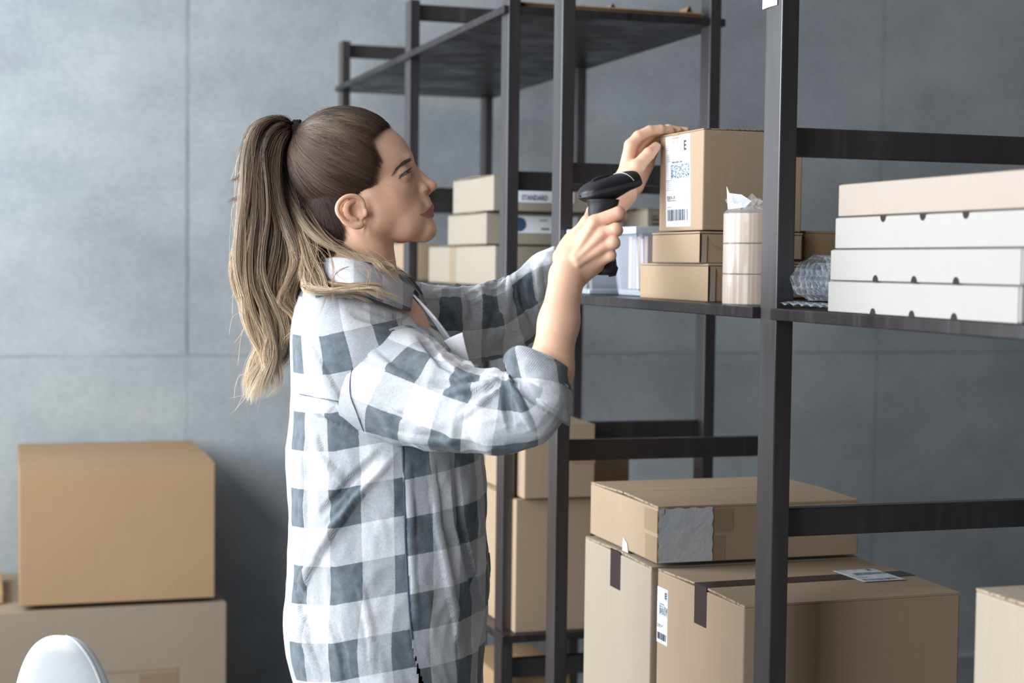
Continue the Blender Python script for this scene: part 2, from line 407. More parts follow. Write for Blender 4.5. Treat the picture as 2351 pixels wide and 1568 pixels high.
wr = random.Random(5); m = MB(); n = 40; prof = [(1.012, .0), (1.012, .142), (.93, .146), (.80, .150), (.84, .157), (.96, .166)]
rings = []
for i, (rf, z) in enumerate(prof):
    rings.append([m.bm.verts.new(((TR*rf+(wr.uniform(-.006, .006) if i > 2 else 0))*math.cos(2*math.pi*k/n), (TR*rf+(wr.uniform(-.006, .006) if i > 2 else 0))*math.sin(2*math.pi*k/n), z+(wr.uniform(-.003, .003)*(i-2) if i > 2 else 0))) for k in range(n)])
for A, B in zip(rings, rings[1:]):
    for k in range(n): m.bm.faces.new((A[k], A[(k+1) % n], B[(k+1) % n], B[k]))
m.build('plastic_wrap', M['film'], tp, smooth=False)
m = MB().poly([(-TR, -.004, .147), (-TR*.55, -.022, .150), (-TR*.35, -.024, .160), (-TR*.62, -.014, .170), (-TR*.95, -.004, .172), (-TR*1.02, .0, .183)])
m.build('torn_wrap_end', plain('white_film', (.85, .86, .88), .3), tp)
# plastic tubs with goods
def tub(corner, sx, sy, sz, label):
    r = empty('plastic_tub', corner, 0, label, 'tub', 'clear plastic tubs on the shelf'); t_ = .002; ins = .014
    m = MB()
    b0 = [(ins, ins, 0), (sx-ins, ins, 0), (sx-ins, sy-ins, 0), (ins, sy-ins, 0)]; b1 = [(0, 0, sz), (sx, 0, sz), (sx, sy, sz), (0, sy, sz)]
    V0 = [m.bm.verts.new(p) for p in b0]; V1 = [m.bm.verts.new(p) for p in b1]
    m.bm.faces.new(V0[::-1])
    for i in range(4): j = (i+1) % 4; m.bm.faces.new((V0[i], V0[j], V1[j], V1[i]))
    bmesh.ops.bevel(m.bm, geom=[e for e in m.bm.edges if not e.is_boundary], offset=.008, segments=3, affect='EDGES')
    bmesh.ops.solidify(m.bm, geom=m.bm.faces[:], thickness=t_)
    m.build('tub_wall', M['tub'], r, smooth=True)
    m = MB(); e = .006
    for a, b in (((-e, -e, sz-.014), (sx+e, 0, sz)), ((-e, sy, sz-.014), (sx+e, sy+e, sz)), ((-e, 0, sz-.014), (0, sy, sz)), ((sx, 0, sz-.014), (sx+e, sy, sz))): m.span(a, b, .002)
    m.build('rim', M['tub_rim'], r)
    MB().span((ins+.002, ins+.002, .001), (sx-ins-.002, sy-ins-.002, .012), .003).build('base_ridge', M['tub_rim'], r)
    return r
tA = onX(1397, 680, 1.105); tB = onX(1462, 683, 1.105)
tub((1.150, 2.835, ZB), .30, .150, .131, 'clear plastic tub of pinkish paper just left of the lower mailer box')
tub((1.150, 3.065, ZB) if False else (1.135, 3.155, ZB) if False else (1.105, 2.993, ZB), .22, .085, .128, 'clear plastic tub with bluish rim, farther one behind the scanner hand')
for k in range(5):
    o = MB().span((0, 0, 0), (.235, .017, .100-.004*(k % 2)), .001).build('paper_pad', plain('pink_pad_paper', ((.68, .56, .54), (.62, .52, .53), (.70, .60, .55), (.45, .43, .52), (.66, .56, .54))[k], .7), None)
    o.location = (1.182, 2.862+k*.0195, ZB+.0135)
    tag(o, 'pinkish paper pad standing on edge inside the clear plastic tub', 'paper pad', 'paper pads in the clear tub')

# ------------------------------------------------------------------ nearer bay: flat white boxes, bubble wrap
def flatbox(z, y0, y1, h, mat, label, dx=0, rx=0, top_holes=(), bottom_holes=()):
    r = empty('flat_box', (1.078+dx, y0, z), 0, label, 'box'); r.rotation_euler = (rx, 0, 0)
    MB().span((0, 0, 0), (.40, y1-y0, h), .004).build('body', mat, r)
    mm = MB(); mm.span((-.0012, .004, h*.02), (.001, y1-y0-.004, h*.97), .001); mm.build('front_panel', mat, r)
    for (ys, zz, s) in [(y, h, -1) for y in top_holes]+[(y, 0.0, 1) for y in bottom_holes]:
        n = 10; q = [(-.0018, ys+.0068*math.cos(math.pi*i/n), zz+s*.0085*math.sin(math.pi*i/n)) for i in range(n+1)]
        MB().poly(q).build('vent_hole', M['hole'], r)
    return r
ys = [onX(x, 712, 1.078)[1] for x in (2006, 2095.4, 2193)]; ys2 = [onX(x, 639, 1.078)[1] for x in (2012, 2100.7, 2197.5)]; ys3 = [onX(x, 498, 1.078)[1] for x in (2030, 2121, 2220)]
flatbox(ZB, 1.541, 1.976, .0418, M['pizza'], 'bottom box of the stack of four flat cream boxes on the near shelf', bottom_holes=[y-1.541 for y in ys])
flatbox(ZB+.0422, 1.538, 1.971, .0415, M['pizza'], 'second flat cream box from the bottom of the stack, with three vent holes below', bottom_holes=[y-1.538 for y in ys2])
flatbox(ZB+.0842, 1.525, 1.960, .0418, M['pizza'], 'third flat cream box from the bottom, right under the pinkish top box', top_holes=[y-1.525 for y in ys3])
flatbox(ZB+.1265, 1.520, 1.953, .0432, M['pizza_pink'], 'pinkish flat box tilted on top of the stack of cream boxes')
bpy.data.objects['flat_box.003'].rotation_euler = (0, 0, 0)
# bubble wrap: folded roll and the loose end lying on the shelf
def bubble():
    m, t, b, o = nt('bubble_wrap_film'); b.inputs['Base Color'].default_value = (.60, .67, .73, 1); b.inputs['Roughness'].default_value = .13
    b.inputs['Specular IOR Level'].default_value = 1.0; b.inputs['Alpha'].default_value = .62
    vo = N(t, 'TexVoronoi'); vo.inputs['Scale'].default_value = 120; vo.inputs['Randomness'].default_value = .3; L(t, coords(t), vo.inputs['Vector'])
    h = ramp(t, vo.outputs[0], [(.0, (1,)*3), (.45, (.75,)*3), (.62, (0,)*3)])
    bump(t, b, h, 1.0, .0018)
    L(t, ramp(t, vo.outputs[0], [(.0, (.30,)*3), (.5, (.35,)*3), (.62, (.7,)*3)]), b.inputs['Alpha'])
    return m
M['bubble'] = bubble()
bw = empty('bubble_wrap', (1.108, 2.058, ZB), 0, 'roll of clear bubble wrap between the shelf post and the cream boxes', 'bubble wrap')
vs, fs = [], []; nu, nv = 150, 24; rg = random.Random(3)
for i in range(nu):
    a = 2*math.pi*2.35*i/(nu-1); rr = .016+.0165*a/(2*math.pi)*1.0
    ysc = 1.12
    for j in range(nv):
        x = .24*j/(nv-1); wob = .002*math.sin(9*a+x*40)
        vs.append((x-.01+.006*math.sin(a*2.), (rr+wob)*math.cos(a+.6)*ysc, .045+(rr+wob)*math.sin(a+.6)*.66))
zmin = min(v[2] for v in vs)
vs = [(a, b_, c-zmin+.012) for a, b_, c in vs]
for i in range(nu-1):
    for j in range(nv-1): k = i*nv+j; fs.append((k, k+1, k+nv+1, k+nv))
pyd('rolled_sheet', vs, fs, M['bubble'], bw, True)
vs, fs = [], []
for i in range(30):
    for j in range(20):
        vs.append((-.02+.22*j/19, -.07+.145*i/29, .004+.004*abs(math.sin(i*.6+j*.4))+.003*math.sin(j*.9)))
for i in range(29):
    for j in range(19): k = i*20+j; fs.append((k, k+1, k+21, k+20))
pyd('loose_sheet', vs, fs, M['bubble'], bw, True)
zt_ = onY(1880, 531, 2.52)[2]
carton((1.330, 2.52, ZB), .25, .26, zt_-ZB, 0, M['kraft_dark'], 'dark brown carton seen above the bubble wrap, behind the mailer boxes', seam='x', seed=8)

# ------------------------------------------------------------------ lower bay: three large cartons
big = carton((1.0972, 2.25, ZL), .385, .318, .9834-ZL, .0257, M['kraft'], 'large brown carton nearest on the low shelf, black tape along its top', seam='x', gap=.001, seed=2)
H = .9834-ZL
tn = .128; tw = .044
strip(big, (0, tn, H+.0005), (.385, tn+tw, H+.0034), M['tape_dark'], label='black packing tape')
strip(big, (-.0006, tn, H-.062), (.0002, tn+tw, H+.0034), M['tape_dark'], label='black packing tape')
strip(big, (.3849, tn, H-.06), (.3855, tn+tw, H+.0034), M['tape_dark'], label='black packing tape')
def tplane(u, v, o): return (.268+v*.98, .205-u, H+.0012+o)
lb = ship_label(big, lambda u, v, o: (.270+u, .100+v, H+.0036+o), .078, .100, seed=9)
lb = ship_label(big, lambda u, v, o: (-o, .317-u, H-.125+v), .042, .095, seed=11)
lf = carton((1.08, 2.575, ZL), .40, .325, .9845-ZL, 0, M['kraft_pale'], 'tall pale brown carton with short black tape tab, left on the low shelf', seam='x', gap=.002, seed=6)
HL = .9845-ZL
q0, q1 = onX(1402, 1290, 1.08)[1]-2.575, onX(1425, 1290, 1.08)[1]-2.575
strip(lf, (-.0006, q1, HL-.068), (.0002, q0, HL+.001), M['tape_dark'], label='black packing tape')
strip(lf, (-.0006, q1, .02), (.0002, q0, .10), M['tape_dark'], label='black packing tape')
strip(lf, (-.0006, q1, HL), (.005, q0, HL+.001), M['tape_dark'], label='black packing tape')
tb = carton((1.085, 2.563, .9868+.005), .385, .325, .098, 0, M['kraft'], 'flat worn carton with blank crumpled white patch, lying on two large cartons', seam='x', gap=.004, top_tilt=.002, seed=7)
# crumpled paper patch on its front
P0, P1 = onY(1512, 1230, 2.56)[0]-1.085, onY(1636, 1230, 2.56)[0]-1.085
vs, fs = [], []; n = 26; rp = random.Random(12)
for i in range(n):
    for j in range(n):
        u, v = i/(n-1), j/(n-1); d = .0009*math.sin(u*9+v*4+3*math.sin(v*5))*math.sin(v*8-u*5)+rp.uniform(-.00035, .00035)
        if v > .9 and u < .12: d += .004
        vs.append((P0+(P1-P0)*u+(0.001*math.sin(v*25) if i in (0, n-1) else 0), -.0030-abs(d)*.8, .002+.0925*v+(.001*math.sin(u*22) if j == n-1 else 0)))
for i in range(n-1):
    for j in range(n-1): k = i*n+j; fs.append((k, k+n, k+n+1, k+1))
o = pyd('paper_patch', vs, fs, plain('crumpled_paper', (.62, .65, .68), .55, .4, .06, 25), tb, False); o['label'] = 'blank crumpled white paper patch'
for (za, zb_) in ((.052, .090), (.003, .045)):
    strip(tb, (-.0006, -.0008, za), (.0001, .052+za*.1, zb_), M['tape_clear'], label='clear packing tape')
    strip(tb, (-.0006, -.0012, za), (.125+za*.3, -.0002, zb_), M['tape_clear'], label='clear packing tape')
cn = onX(1432, 1243, 1.079); s = MB()
yy = cn[1]-2.563
s.poly([(-.0015, yy+.018, -.003), (-.0015, yy-.010, -.003), (-.0015, yy-.004, .013), (-.0015, yy+.014, .021)]).build('torn_paper_tab', M['paper'], tb)
carton((1.09, 1.35, ZL2), .38, .281, 1.131-ZL2, 0, M['kraft_pale'], 'pale carton cut off by the right edge, below the cream boxes', seam='x', seed=10)
# pinkish paper tag on the big post
tg = empty('paper_tag', (SX, YA, 1.90), 0, 'small pinkish paper tag stuck near the top of the nearest shelf post', 'paper tag')
g0, g1 = onX(1788, -20, SX-.001), onX(1756, 22, SX-.001)
rects(tg, lambda u, v, o: (-.0012, u-YA, v-1.9), 0, [], M['paper'], 'x') if False else None
y0g, y1g = onX(1786, 5, SX)[1], onX(1755, 5, SX)[1]; zt0, zb1, zb2 = onX(1770, -60, SX)[2], onX(1786, 11, SX)[2], onX(1755, 22, SX)[2]
MB().poly([(-.0012, y0g-YA, zt0-1.9), (-.0012, y0g-YA, zb1-1.9), (-.0012, (y0g+y1g)/2-YA, zb2+.001-1.9), (-.003, y1g-YA, zb2-1.9), (-.003, y1g-YA, zt0-1.9)]).build('tag_paper', plain('pink_tag_paper', (.76, .66, .60), .6), tg)

# ------------------------------------------------------------------ unit behind: cartons on its shelves
ZS2 = ZS+.007
carton((1.12, 3.631, ZS2), .25, .595, .0925, 0, M['kraft_far'], 'wide pale carton at the bottom of the stack behind the woman', seam='x', seed=21, ft=.0015)
strip(bpy.data.objects['cardboard_box.006'] if 'cardboard_box.006' in bpy.data.objects else eb, (-.0005, .33, 0), (.0002, .39, .09), M['tape_clear'])
s2 = carton((1.12, 3.705, ZS2+.0965), .25, .335, .074, 0, M['kraft_far'], 'middle carton of the stack behind the woman, white sticker with a blue disc', seam='x', seed=22, ft=.0015)
s3 = carton((1.12, 3.650, ZS2+.1745), .27, .345, .082, 0, M['kraft_far'], 'top carton of the stack behind the woman, with a white strip of dark lettering', seam='x', seed=23, ft=.0015)
def fplane(u, v, o): return (u, -.0008-o, v)
xa, xb = onY(1190, 450, 3.65)[0]-1.12, onY(1300, 450, 3.65)[0]-1.12
rects(s3, fplane, 0, [(xa-.01, .020, xb+.02, .050)], M['paper'], 'white_strip')
text_rects('STANDARD', fplane, .0004, xa+.008, .0255, .017, plain('purple_ink', (.12, .07, .13), .6), s3, sx=.72, bold=.03)
rects(s3, fplane, .0003, [(xb+.025, .042, xb+.055, .056)], plain('orange_mark', (.75, .36, .05), .6), 'orange_mark')
rects(s2, fplane, 0, [(xa-.01, .028, xb+.05, .068)], M['paper'], 'white_strip')
cxd = onY(1192, 515, 3.705)[0]-1.12
MB().poly([(cxd+.017*math.cos(2*math.pi*k/28), -.0013, .048+.017*math.sin(2*math.pi*k/28)) for k in range(28)]).build('blue_disc', plain('blue_ink', (.035, .09, .17), .6), s2)
rects(s2, fplane, .0005, [(cxd+.055, .036, cxd+.075, .040), (cxd+.05, .057, cxd+.07, .059)], M['ink'], 'fine_print')
carton((1.12, 4.50, ZS2), .10, .50, .104, 0, M['kraft'], 'brown carton beyond the second bay post, seen under the chin of the woman', seam='x', seed=24, ft=.0015)
xt = onY(1486, 500, 3.62)[0]
tall = carton((xt, 3.62, ZS2), .075, .16, .186, 0, M['kraft_pale'], 'small upright carton with dark printed marks above the clear tub', seam='x', seed=25)
txa = onX(1462, 470, 1.306); 
rects(tall, fplane, 0, [(.012, .148, .035, .152), (.012, .158, .03, .162), (.045, .150, .066, .158), (.045, .163, .064, .172), (.012, .166, .026, .169)], M['ink'], 'printed_mark')
# on the low shelf of that unit
carton((1.11, 3.418, ZM2), .178, .40, .979-ZM2, 0, M['kraft'], 'large brown carton on the lower shelf behind the nearest double post', seam='x', seed=26, ft=.0015)
ub = carton((1.122, 3.400, .983), .165, .30, 1.145-.983, 0, M['kraft'], 'brown carton standing on the larger one below the elbow of the woman', seam='x', seed=27, ft=.0015)
rects(ub, fplane, 0, [(.11, .075, .165, .093)], M['kraft_dark'], 'dark_tape_mark')
carton((1.11, 3.72, .983), .06, .095, .055, 0, M['kraft_pale'], 'small pale carton at the back of the larger one, beside the shirt front', seam='x', seed=28, ft=.0015)
carton((1.31, 3.75, ZM2), .20, .30, .345, 0, M['kraft_orange'], 'brown carton at the back right of the lower shelf, only its top visible', seam='x', seed=29)
carton((1.11, 3.52, .20), .17, .30, .36, 0, M['kraft_orange'], 'tan carton on the bottom shelf of the unit behind', seam='x', seed=30)
# cardboard sheets on the top shelf
cs = empty('cardboard_sheet', (1.10, YCf+.01, ZT), 0, 'flattened brown cardboard sheets lying on the top shelf', 'cardboard')
rs = random.Random(2)
for k in range(3):
    MB().span((.0+rs.uniform(0, .02), rs.uniform(.002, .02), .0005+k*.0042), (.46+rs.uniform(-.02, .01), .75, .0040+k*.0042), .0008).build('sheet', M['kraft_orange'], cs)
for px_, w_, h_ in ((1415, .018, .012), (1345, .03, .005), (1592, .02, .018)):
    x = onY(px_, 25, YCf+.03)[0]-1.10
    pts = [(x+w_*(i/8-.5), .04, .0135+h_*math.sin(math.pi*i/8)) for i in range(9)]
    m = MB()
    for a, b in zip(pts, pts[1:]): m.poly([a, b, (b[0], .09, b[2]), (a[0], .09, a[2])])
    m.build('curled_flap', M['kraft_orange'], cs)

# ------------------------------------------------------------------ stack by the wall on the left, chair
up = carton((.088, 4.79, .515), .545, .60, .395, -.01, M['kraft_orange'], 'brown carton on top of the bigger one by the wall at the left', seam='x', seed=31, ft=.0012)
strip(up, (.15, .25, .395), (.154, .62, .3995), M['kraft_dark'], 'flap_gap') if False else None
lo = carton((-.45, 4.765, 0), 1.115, .62, .500, 0, M['kraft_grey'], 'big brown carton on the floor with faint printed rectangle, behind the white chair', seam='x', seed=32, ft=.0012)
gx = [onY(x, 1530, 4.765)[0]+.45 for x in (205, 320, 410)]
pr = [(gx[0], .315, gx[2], .319), (gx[1], .20, gx[2]-.004, .308), (gx[2]-.002, .17, gx[2], .319)]
rects(lo, lambda u, v, o: (u, -.0006, v), 0, pr, plain('faded_print', (.25, .17, .105), .8), 'faded_print')
carton((-.28, 4.90, .504), .325, .35, .030, 0, M['kraft_dark'], 'thin brown carton lying at the far left edge beside the upper one', seam='x', flaps=False, seed=33)
# white upholstered chair
ch = empty('chair', (.130, 2.85, 0), 0, 'white upholstered chair with rounded back at the lower left corner', 'chair')
M['chair'] = plain('white_upholstery', (.52, .54, .55), .7, .25, .03, 90)
hw = lambda z: (.079*math.sqrt(max(0, 1-((z-.60)/.2665)**2))**.8 if z > .60 else .079+.04*min(1, (.60-z)/.15))
vs, fs = [], []; nz, na = 40, 40
for i in range(nz):
    z = .44+(.866-.44)*(1-(1-i/(nz-1))**1.8); wv = max(hw(z), .002)*1.35
    for k in range(na):
        a = 2*math.pi*k/na; ca, sa = math.cos(a), math.sin(a)
        x = wv*abs(ca)**.75*(1 if ca > 0 else -1); y = .022*min(1, wv/.05)*abs(sa)**.8*(1 if sa > 0 else -1)+.25*x*x*3-.06*(z-.44)
        c_, s_ = math.cos(-.5), math.sin(-.5)
        vs.append((x*c_-y*s_, x*s_+y*c_, z))
for i in range(nz-1):
    for k in range(na): fs.append((i*na+k, i*na+(k+1) % na, (i+1)*na+(k+1) % na, (i+1)*na+k))
fs.append(tuple(range(na))[::-1]); fs.append(tuple((nz-1)*na+k for k in range(na)))
cb = pyd('backrest', vs, fs, M['chair'], ch, True)
pip = []
for i in range(nz): pip.append(vs[i*na+37])
MB().tube(pip, .0028, 8).build('piping', M['chair'], ch, smooth=True)
MB().lathe([(.17, .40), (.20, .405), (.215, .43), (.20, .455), (.15, .465)], (0.02, -.16, 0), 40).build('seat', M['chair'], ch, smooth=True)
for dx, dy in ((-1, -1), (1, -1), (1, 1), (-1, 1)):
    MB().tube([(.02+dx*.10, -.16+dy*.10, .41), (.02+dx*.17, -.16+dy*.17, 0)], [.014, .010], 10).build('leg', plain('pale_wood_leg', (.5, .36, .22), .5), ch, smooth=True)

# ================================================================== the person
def cp(px, py, D): return np.array([(px-1175.5)*D/FPX, -(py-784)*D/FPX, -D])
B3 = np.array([R_, U_, -_F])                      # rows: camera axes in world
def c2w(P): return np.asarray(P) @ B3 + EYE
FOOT = c2w(cp(860, 784, 2.45)); FOOT[2] = 0
person = empty('person', FOOT, 0, 'woman with blond ponytail and checked flannel shirt scanning a carton', 'person')
def to_local(P): return c2w(P)-FOOT
def smin(a, b, k):
    h = np.maximum(k-np.abs(a-b), 0)/k; return np.minimum(a, b)-h*h*k*.25
def smax(a, b, k): return -smin(-a, -b, k)
class Ell:
    def __init__(s, c, r, ax=None):
        s.c = np.array(c, float); s.r = np.array(r, float); s.ax = None if ax is None else np.array(ax, float); s.bc = s.c; s.br = s.r.max()
    def __call__(s, P):
        q = P-s.c
        if s.ax is not None: q = q @ s.ax.T
        k0 = np.linalg.norm(q/s.r, axis=-1); k1 = np.linalg.norm(q/(s.r**2), axis=-1)+1e-9
        return k0*(k0-1)/k1
class Cap:
    def __init__(s, a, b, ra, rb):
        s.a = np.array(a, float); s.b = np.array(b, float); s.ra, s.rb = ra, rb; s.bc = (s.a+s.b)/2; s.br = np.linalg.norm(s.b-s.a)/2+max(ra, rb)
    def __call__(s, P):
        ab = s.b-s.a; q = P-s.a; t = np.clip(q @ ab/(ab @ ab), 0, 1)
        return np.linalg.norm(q-t[..., None]*ab, axis=-1)-(s.ra+t*(s.rb-s.ra))
class Fn:
    def __init__(s, f, bc, br): s.f = f; s.bc = np.array(bc, float); s.br = br
    def __call__(s, P): return s.f(P)
def sdf_mesh(ops, h, nb=20):
    """ops: list of (kind, prim, k); kind u/s; returns verts, quads by surface nets on sparse blocks"""
    lo = np.min([o[1].bc-o[1].br for o in ops if o[0] == 'u'], 0)-3*h; hi = np.max([o[1].bc+o[1].br for o in ops if o[0] == 'u'], 0)+3*h
    nblk = np.ceil((hi-lo)/h/nb).astype(int); NN = nblk*nb+2
    V, VI, Q = [], [], []
    bs = nb*h; brad = (nb+2)*h*.87
    BC = np.array([o[1].bc for o in ops]); BR = np.array([o[1].br for o in ops]); KK = np.array([o[2] for o in ops])
    off = np.stack(np.meshgrid(*[np.arange(-1, nb+1)]*3, indexing='ij'), -1)
    sy, sx_ = NN[2], NN[1]*NN[2]
    for bi in np.ndindex(*nblk):
        o0 = np.array(bi)*nb; cen = lo+(o0+nb/2)*h
        act = np.linalg.norm(BC-cen, axis=1) < BR+brad+KK+2*h
        if not any(act[i] and ops[i][0] == 'u' for i in range(len(ops))): continue
        P = lo+(o0+off)*h; d = np.full(P.shape[:3], 1.0)
        for i, (kd, f, k) in enumerate(ops):
            if not act[i]: continue
            if kd == 'u': d = smin(d, f(P), k)
            else: d = smax(d, -f(P), k)
        if d.min() > 0 or d.max() < 0: continue
        ins = d < 0; n = nb+1
        c8 = [d[a:a+n, b:b+n, c:c+n] for a in (0, 1) for b in (0, 1) for c in (0, 1)]
        i8 = [ins[a:a+n, b:b+n, c:c+n] for a in (0, 1) for b in (0, 1) for c in (0, 1)]
        cnt = sum(x.astype(int) for x in i8); cell = (cnt > 0) & (cnt < 8)
        acc = np.zeros(cell.shape+(3,)); num = np.zeros(cell.shape)
        for a in range(8):
            for ax, bit in ((0, 4), (1, 2), (2, 1)):
                if a & bit: continue
                b = a | bit; da, db = c8[a], c8[b]; cr = i8[a] != i8[b]
                t = np.where(cr, da/np.where(da-db == 0, 1, da-db), 0)
                pos = np.zeros(cell.shape+(3,)); pos[..., 0] = (a >> 2) & 1; pos[..., 1] = (a >> 1) & 1; pos[..., 2] = a & 1; pos[..., ax] += t
                acc += pos*cr[..., None]; num += cr
        idx = np.argwhere(cell); gi = idx+o0-1+1
        vv = lo+(idx-1+o0+acc[cell]/num[cell][:, None])*h
        V.append(vv); VI.append(gi[:, 0]*sx_+gi[:, 1]*sy+gi[:, 2])
        # quads for edges starting at own grid points (index 1..nb)
        for ax in range(3):
            s0 = [slice(1, nb+1)]*3; s1 = list(s0); s1[ax] = slice(2, nb+2)
            A = ins[tuple(s0)]; Bv = ins[tuple(s1)] if True else None
            e = np.argwhere(A != Bv)
            if len(e) == 0: continue
            fl = A[tuple(e.T)]; g = e+1+o0-1+1; u, v = [(1, 2), (2, 0), (0, 1)][ax]
            du = np.zeros(3, int); du[u] = 1; dv = np.zeros(3, int); dv[v] = 1
            ids = []
            for w_ in (g-du-dv, g-dv, g, g-du): ids.append(w_[:, 0]*sx_+w_[:, 1]*sy+w_[:, 2])
            q = np.stack(ids, 1); q = np.where(fl[:, None], q, q[:, ::-1]); Q.append(q)
    V = np.concatenate(V); VI = np.concatenate(VI); Q = np.concatenate(Q)
    u, first = np.unique(VI, return_index=True); V = V[first]
    qi = np.searchsorted(u, Q); ok = (qi < len(u)).all(1) & (u[np.clip(qi, 0, len(u)-1)] == Q).all(1)
    return V, qi[ok]
def relax(V, Q, it=3, lam=.5):
    E = np.concatenate([Q[:, [0, 1]], Q[:, [1, 2]], Q[:, [2, 3]], Q[:, [3, 0]]]); E = np.concatenate([E, E[:, ::-1]])
    cnt = np.bincount(E[:, 0], minlength=len(V))[:, None]
    for i in range(it):
        for l in (lam, -lam*.98):
            S = np.stack([np.bincount(E[:, 0], V[E[:, 1], k], minlength=len(V)) for k in range(3)], 1); V = V+l*(S/np.maximum(cnt, 1)-V)
    return V
def npmesh(name, V, Q, mat, parent, smooth=True, uv=None):
    me = bpy.data.meshes.new(name); n = len(V); k = Q.shape[1]
    me.vertices.add(n); me.vertices.foreach_set('co', np.ascontiguousarray(V, np.float32).ravel())
    me.loops.add(Q.size); me.loops.foreach_set('vertex_index', np.ascontiguousarray(Q, np.int32).ravel())
    me.polygons.add(len(Q)); me.polygons.foreach_set('loop_start', np.arange(0, Q.size, k, dtype=np.int32))
    if uv is not None:
        l = me.uv_layers.new(name='UVMap'); l.data.foreach_set('uv', np.ascontiguousarray(uv[Q.ravel()], np.float32).ravel())
    me.update(calc_edges=True); me.validate()
    return link(name, me, mat, parent, smooth)
def vcol(me, name, arr):
    a = me.color_attributes.new(name, 'FLOAT_COLOR', 'POINT'); c = np.ones((len(me.vertices), 4), np.float32); c[:, :3] = arr; a.data.foreach_set('color', c.ravel())

def crom(P, n=6):
    P = np.array(P, float); A = np.vstack([2*P[0]-P[1], P, 2*P[-1]-P[-2]]); o = []
    for i in range(len(P)-1):
        for t in np.arange(n)/n:
            a, b, c, d = A[i:i+4]; o.append(.5*((2*b)+(c-a)*t+(2*a-5*b+4*c-d)*t*t+(3*b-a-3*c+d)*t**3))
    o.append(P[-1]); return np.array(o)
# ---- head frame: px-like units in the sagittal plane, lateral towards the viewer
HK = 2.45/FPX; PSI = math.radians(10)
HO = cp(850, 450, 2.45); HA = np.array([math.cos(PSI), 0, -math.sin(PSI)]); HU = np.array([0, 1., 0]); HC = np.array([math.sin(PSI), 0, math.cos(PSI)])
def hp(x, y, c=0): return HO+HA*((x-850)*HK/math.cos(PSI))+HU*((450-y)*HK)+HC*(c*HK)
HAX = np.array([HA, HU, HC])
def hax(deg):
    a = math.radians(deg); return np.array([HA*math.cos(a)+HU*math.sin(a), -HA*math.sin(a)+HU*math.cos(a), HC])
def hE(x, y, c, r, k=14, rot=0, sym=None, kd='u'):
    sgn = (1, -1) if (sym is None and c != 0) or sym else (1,)
    return [(kd, Ell(hp(x, y, c*s), np.array(r)*HK, hax(rot)), k*HK) for s in sgn]
def hC(p, q, ra, rb, k=14, kd='u'):
    sgn = (1, -1) if p[2] or q[2] else (1,)
    return [(kd, Cap(hp(p[0], p[1], p[2]*s), hp(q[0], q[1], q[2]*s), ra*HK, rb*HK), k*HK) for s in sgn]
head = []
head += hE(797, 374, 0, (122, 116, 103))
head += hE(868, 378, 0, (82, 95, 78), 20, 28)
head += hE(924, 368, 26, (18, 9, 24), 14, 20)
head += hE(893, 430, 0, (64, 62, 66), 20)
head += hE(898, 438, 52, (34, 22, 20), 22)
head += hE(880, 478, 44, (56, 48, 40), 26)
head += hC((842, 462, 62), (858, 512, 60), 22, 25, 30)
head += hC((858, 510, 60), (922, 522, 36), 25, 27, 26)
head += hC((922, 522, 36), (964, 526, 12), 27, 24, 24)
head += hE(900, 510, 0, (66, 36, 48), 26)
head += hE(928, 490, 30, (40, 36, 24), 26)
head += hE(975, 526, 0, (26, 23.5, 27), 18)
head += hE(944, 470, 0, (40, 32, 32), 14)
head += hE(948, 500, 0, (40, 20, 30), 12)
# nose
head += hC((944, 384, 0), (983, 421, 0), 10, 11.5, 10)
head += hE(988.5, 424.5, 0, (14, 12.5, 12.5), 7)
head += hE(980, 434, 0, (12, 11, 7), 5)
head += hC((934, 398, 12), (968, 430, 14), 9, 10, 12)
head += hE(968, 437, 17, (12, 10, 8), 5, 15)
head += hC((974, 442.5, 25), (985, 437.5, 17), 4.6, 3.6, 1.5, 's')
head += hE(962, 459, 0, (26, 17, 22), 8)
# lips
head += hE(975, 468, 0, (17.5, 12, 20), 7, -25)
head += hC((980, 474.5, 5), (953, 490, 41), 9.5, 3.0, 4)
head += hC((984, 474, 0), (980, 474.5, 5), 10.5, 9.5, 4)
head += hC((984.5, 489.5, 0), (979, 490.5, 9), 10.5, 9, 4)
head += hC((979, 490.5, 9), (955, 494, 39), 9, 3.0, 4)
head += hC((999, 482.5, 0), (988, 484, 13), 1.6, 1.8, 3, 's')
# eyes
head += hE(938, 402, 58, (24, 13, 26), 14, 30, kd='s')
EC = (916, 406, 52)
for s in (1, -1):
    c0 = hp(EC[0], EC[1], EC[2]*s)
    def lid(P, c0=c0, up=True):
        q = (P-c0) @ HAX.T/HK; r = np.linalg.norm(q, axis=-1)
        y = q[..., 1]*.87-q[..., 0]*.5
        pl = (y-1.2) if up else (-y-4.6)
        return np.maximum(r-(21.5 if up else 20.8), -pl)*HK
    head.append(('u', Fn(lid, c0, 22*HK), 4*HK)); head.append(('u', Fn(lambda P, f=lid: f(P, up=False), c0, 22*HK), 4*HK))
# neck
head += [('u', Cap(hp(836, 505, 0), hp(818, 660, 0), 70*HK, 80*HK), 14*HK)]
head += hC((838, 515, 66), (886, 640, 22), 12, 11, 16)
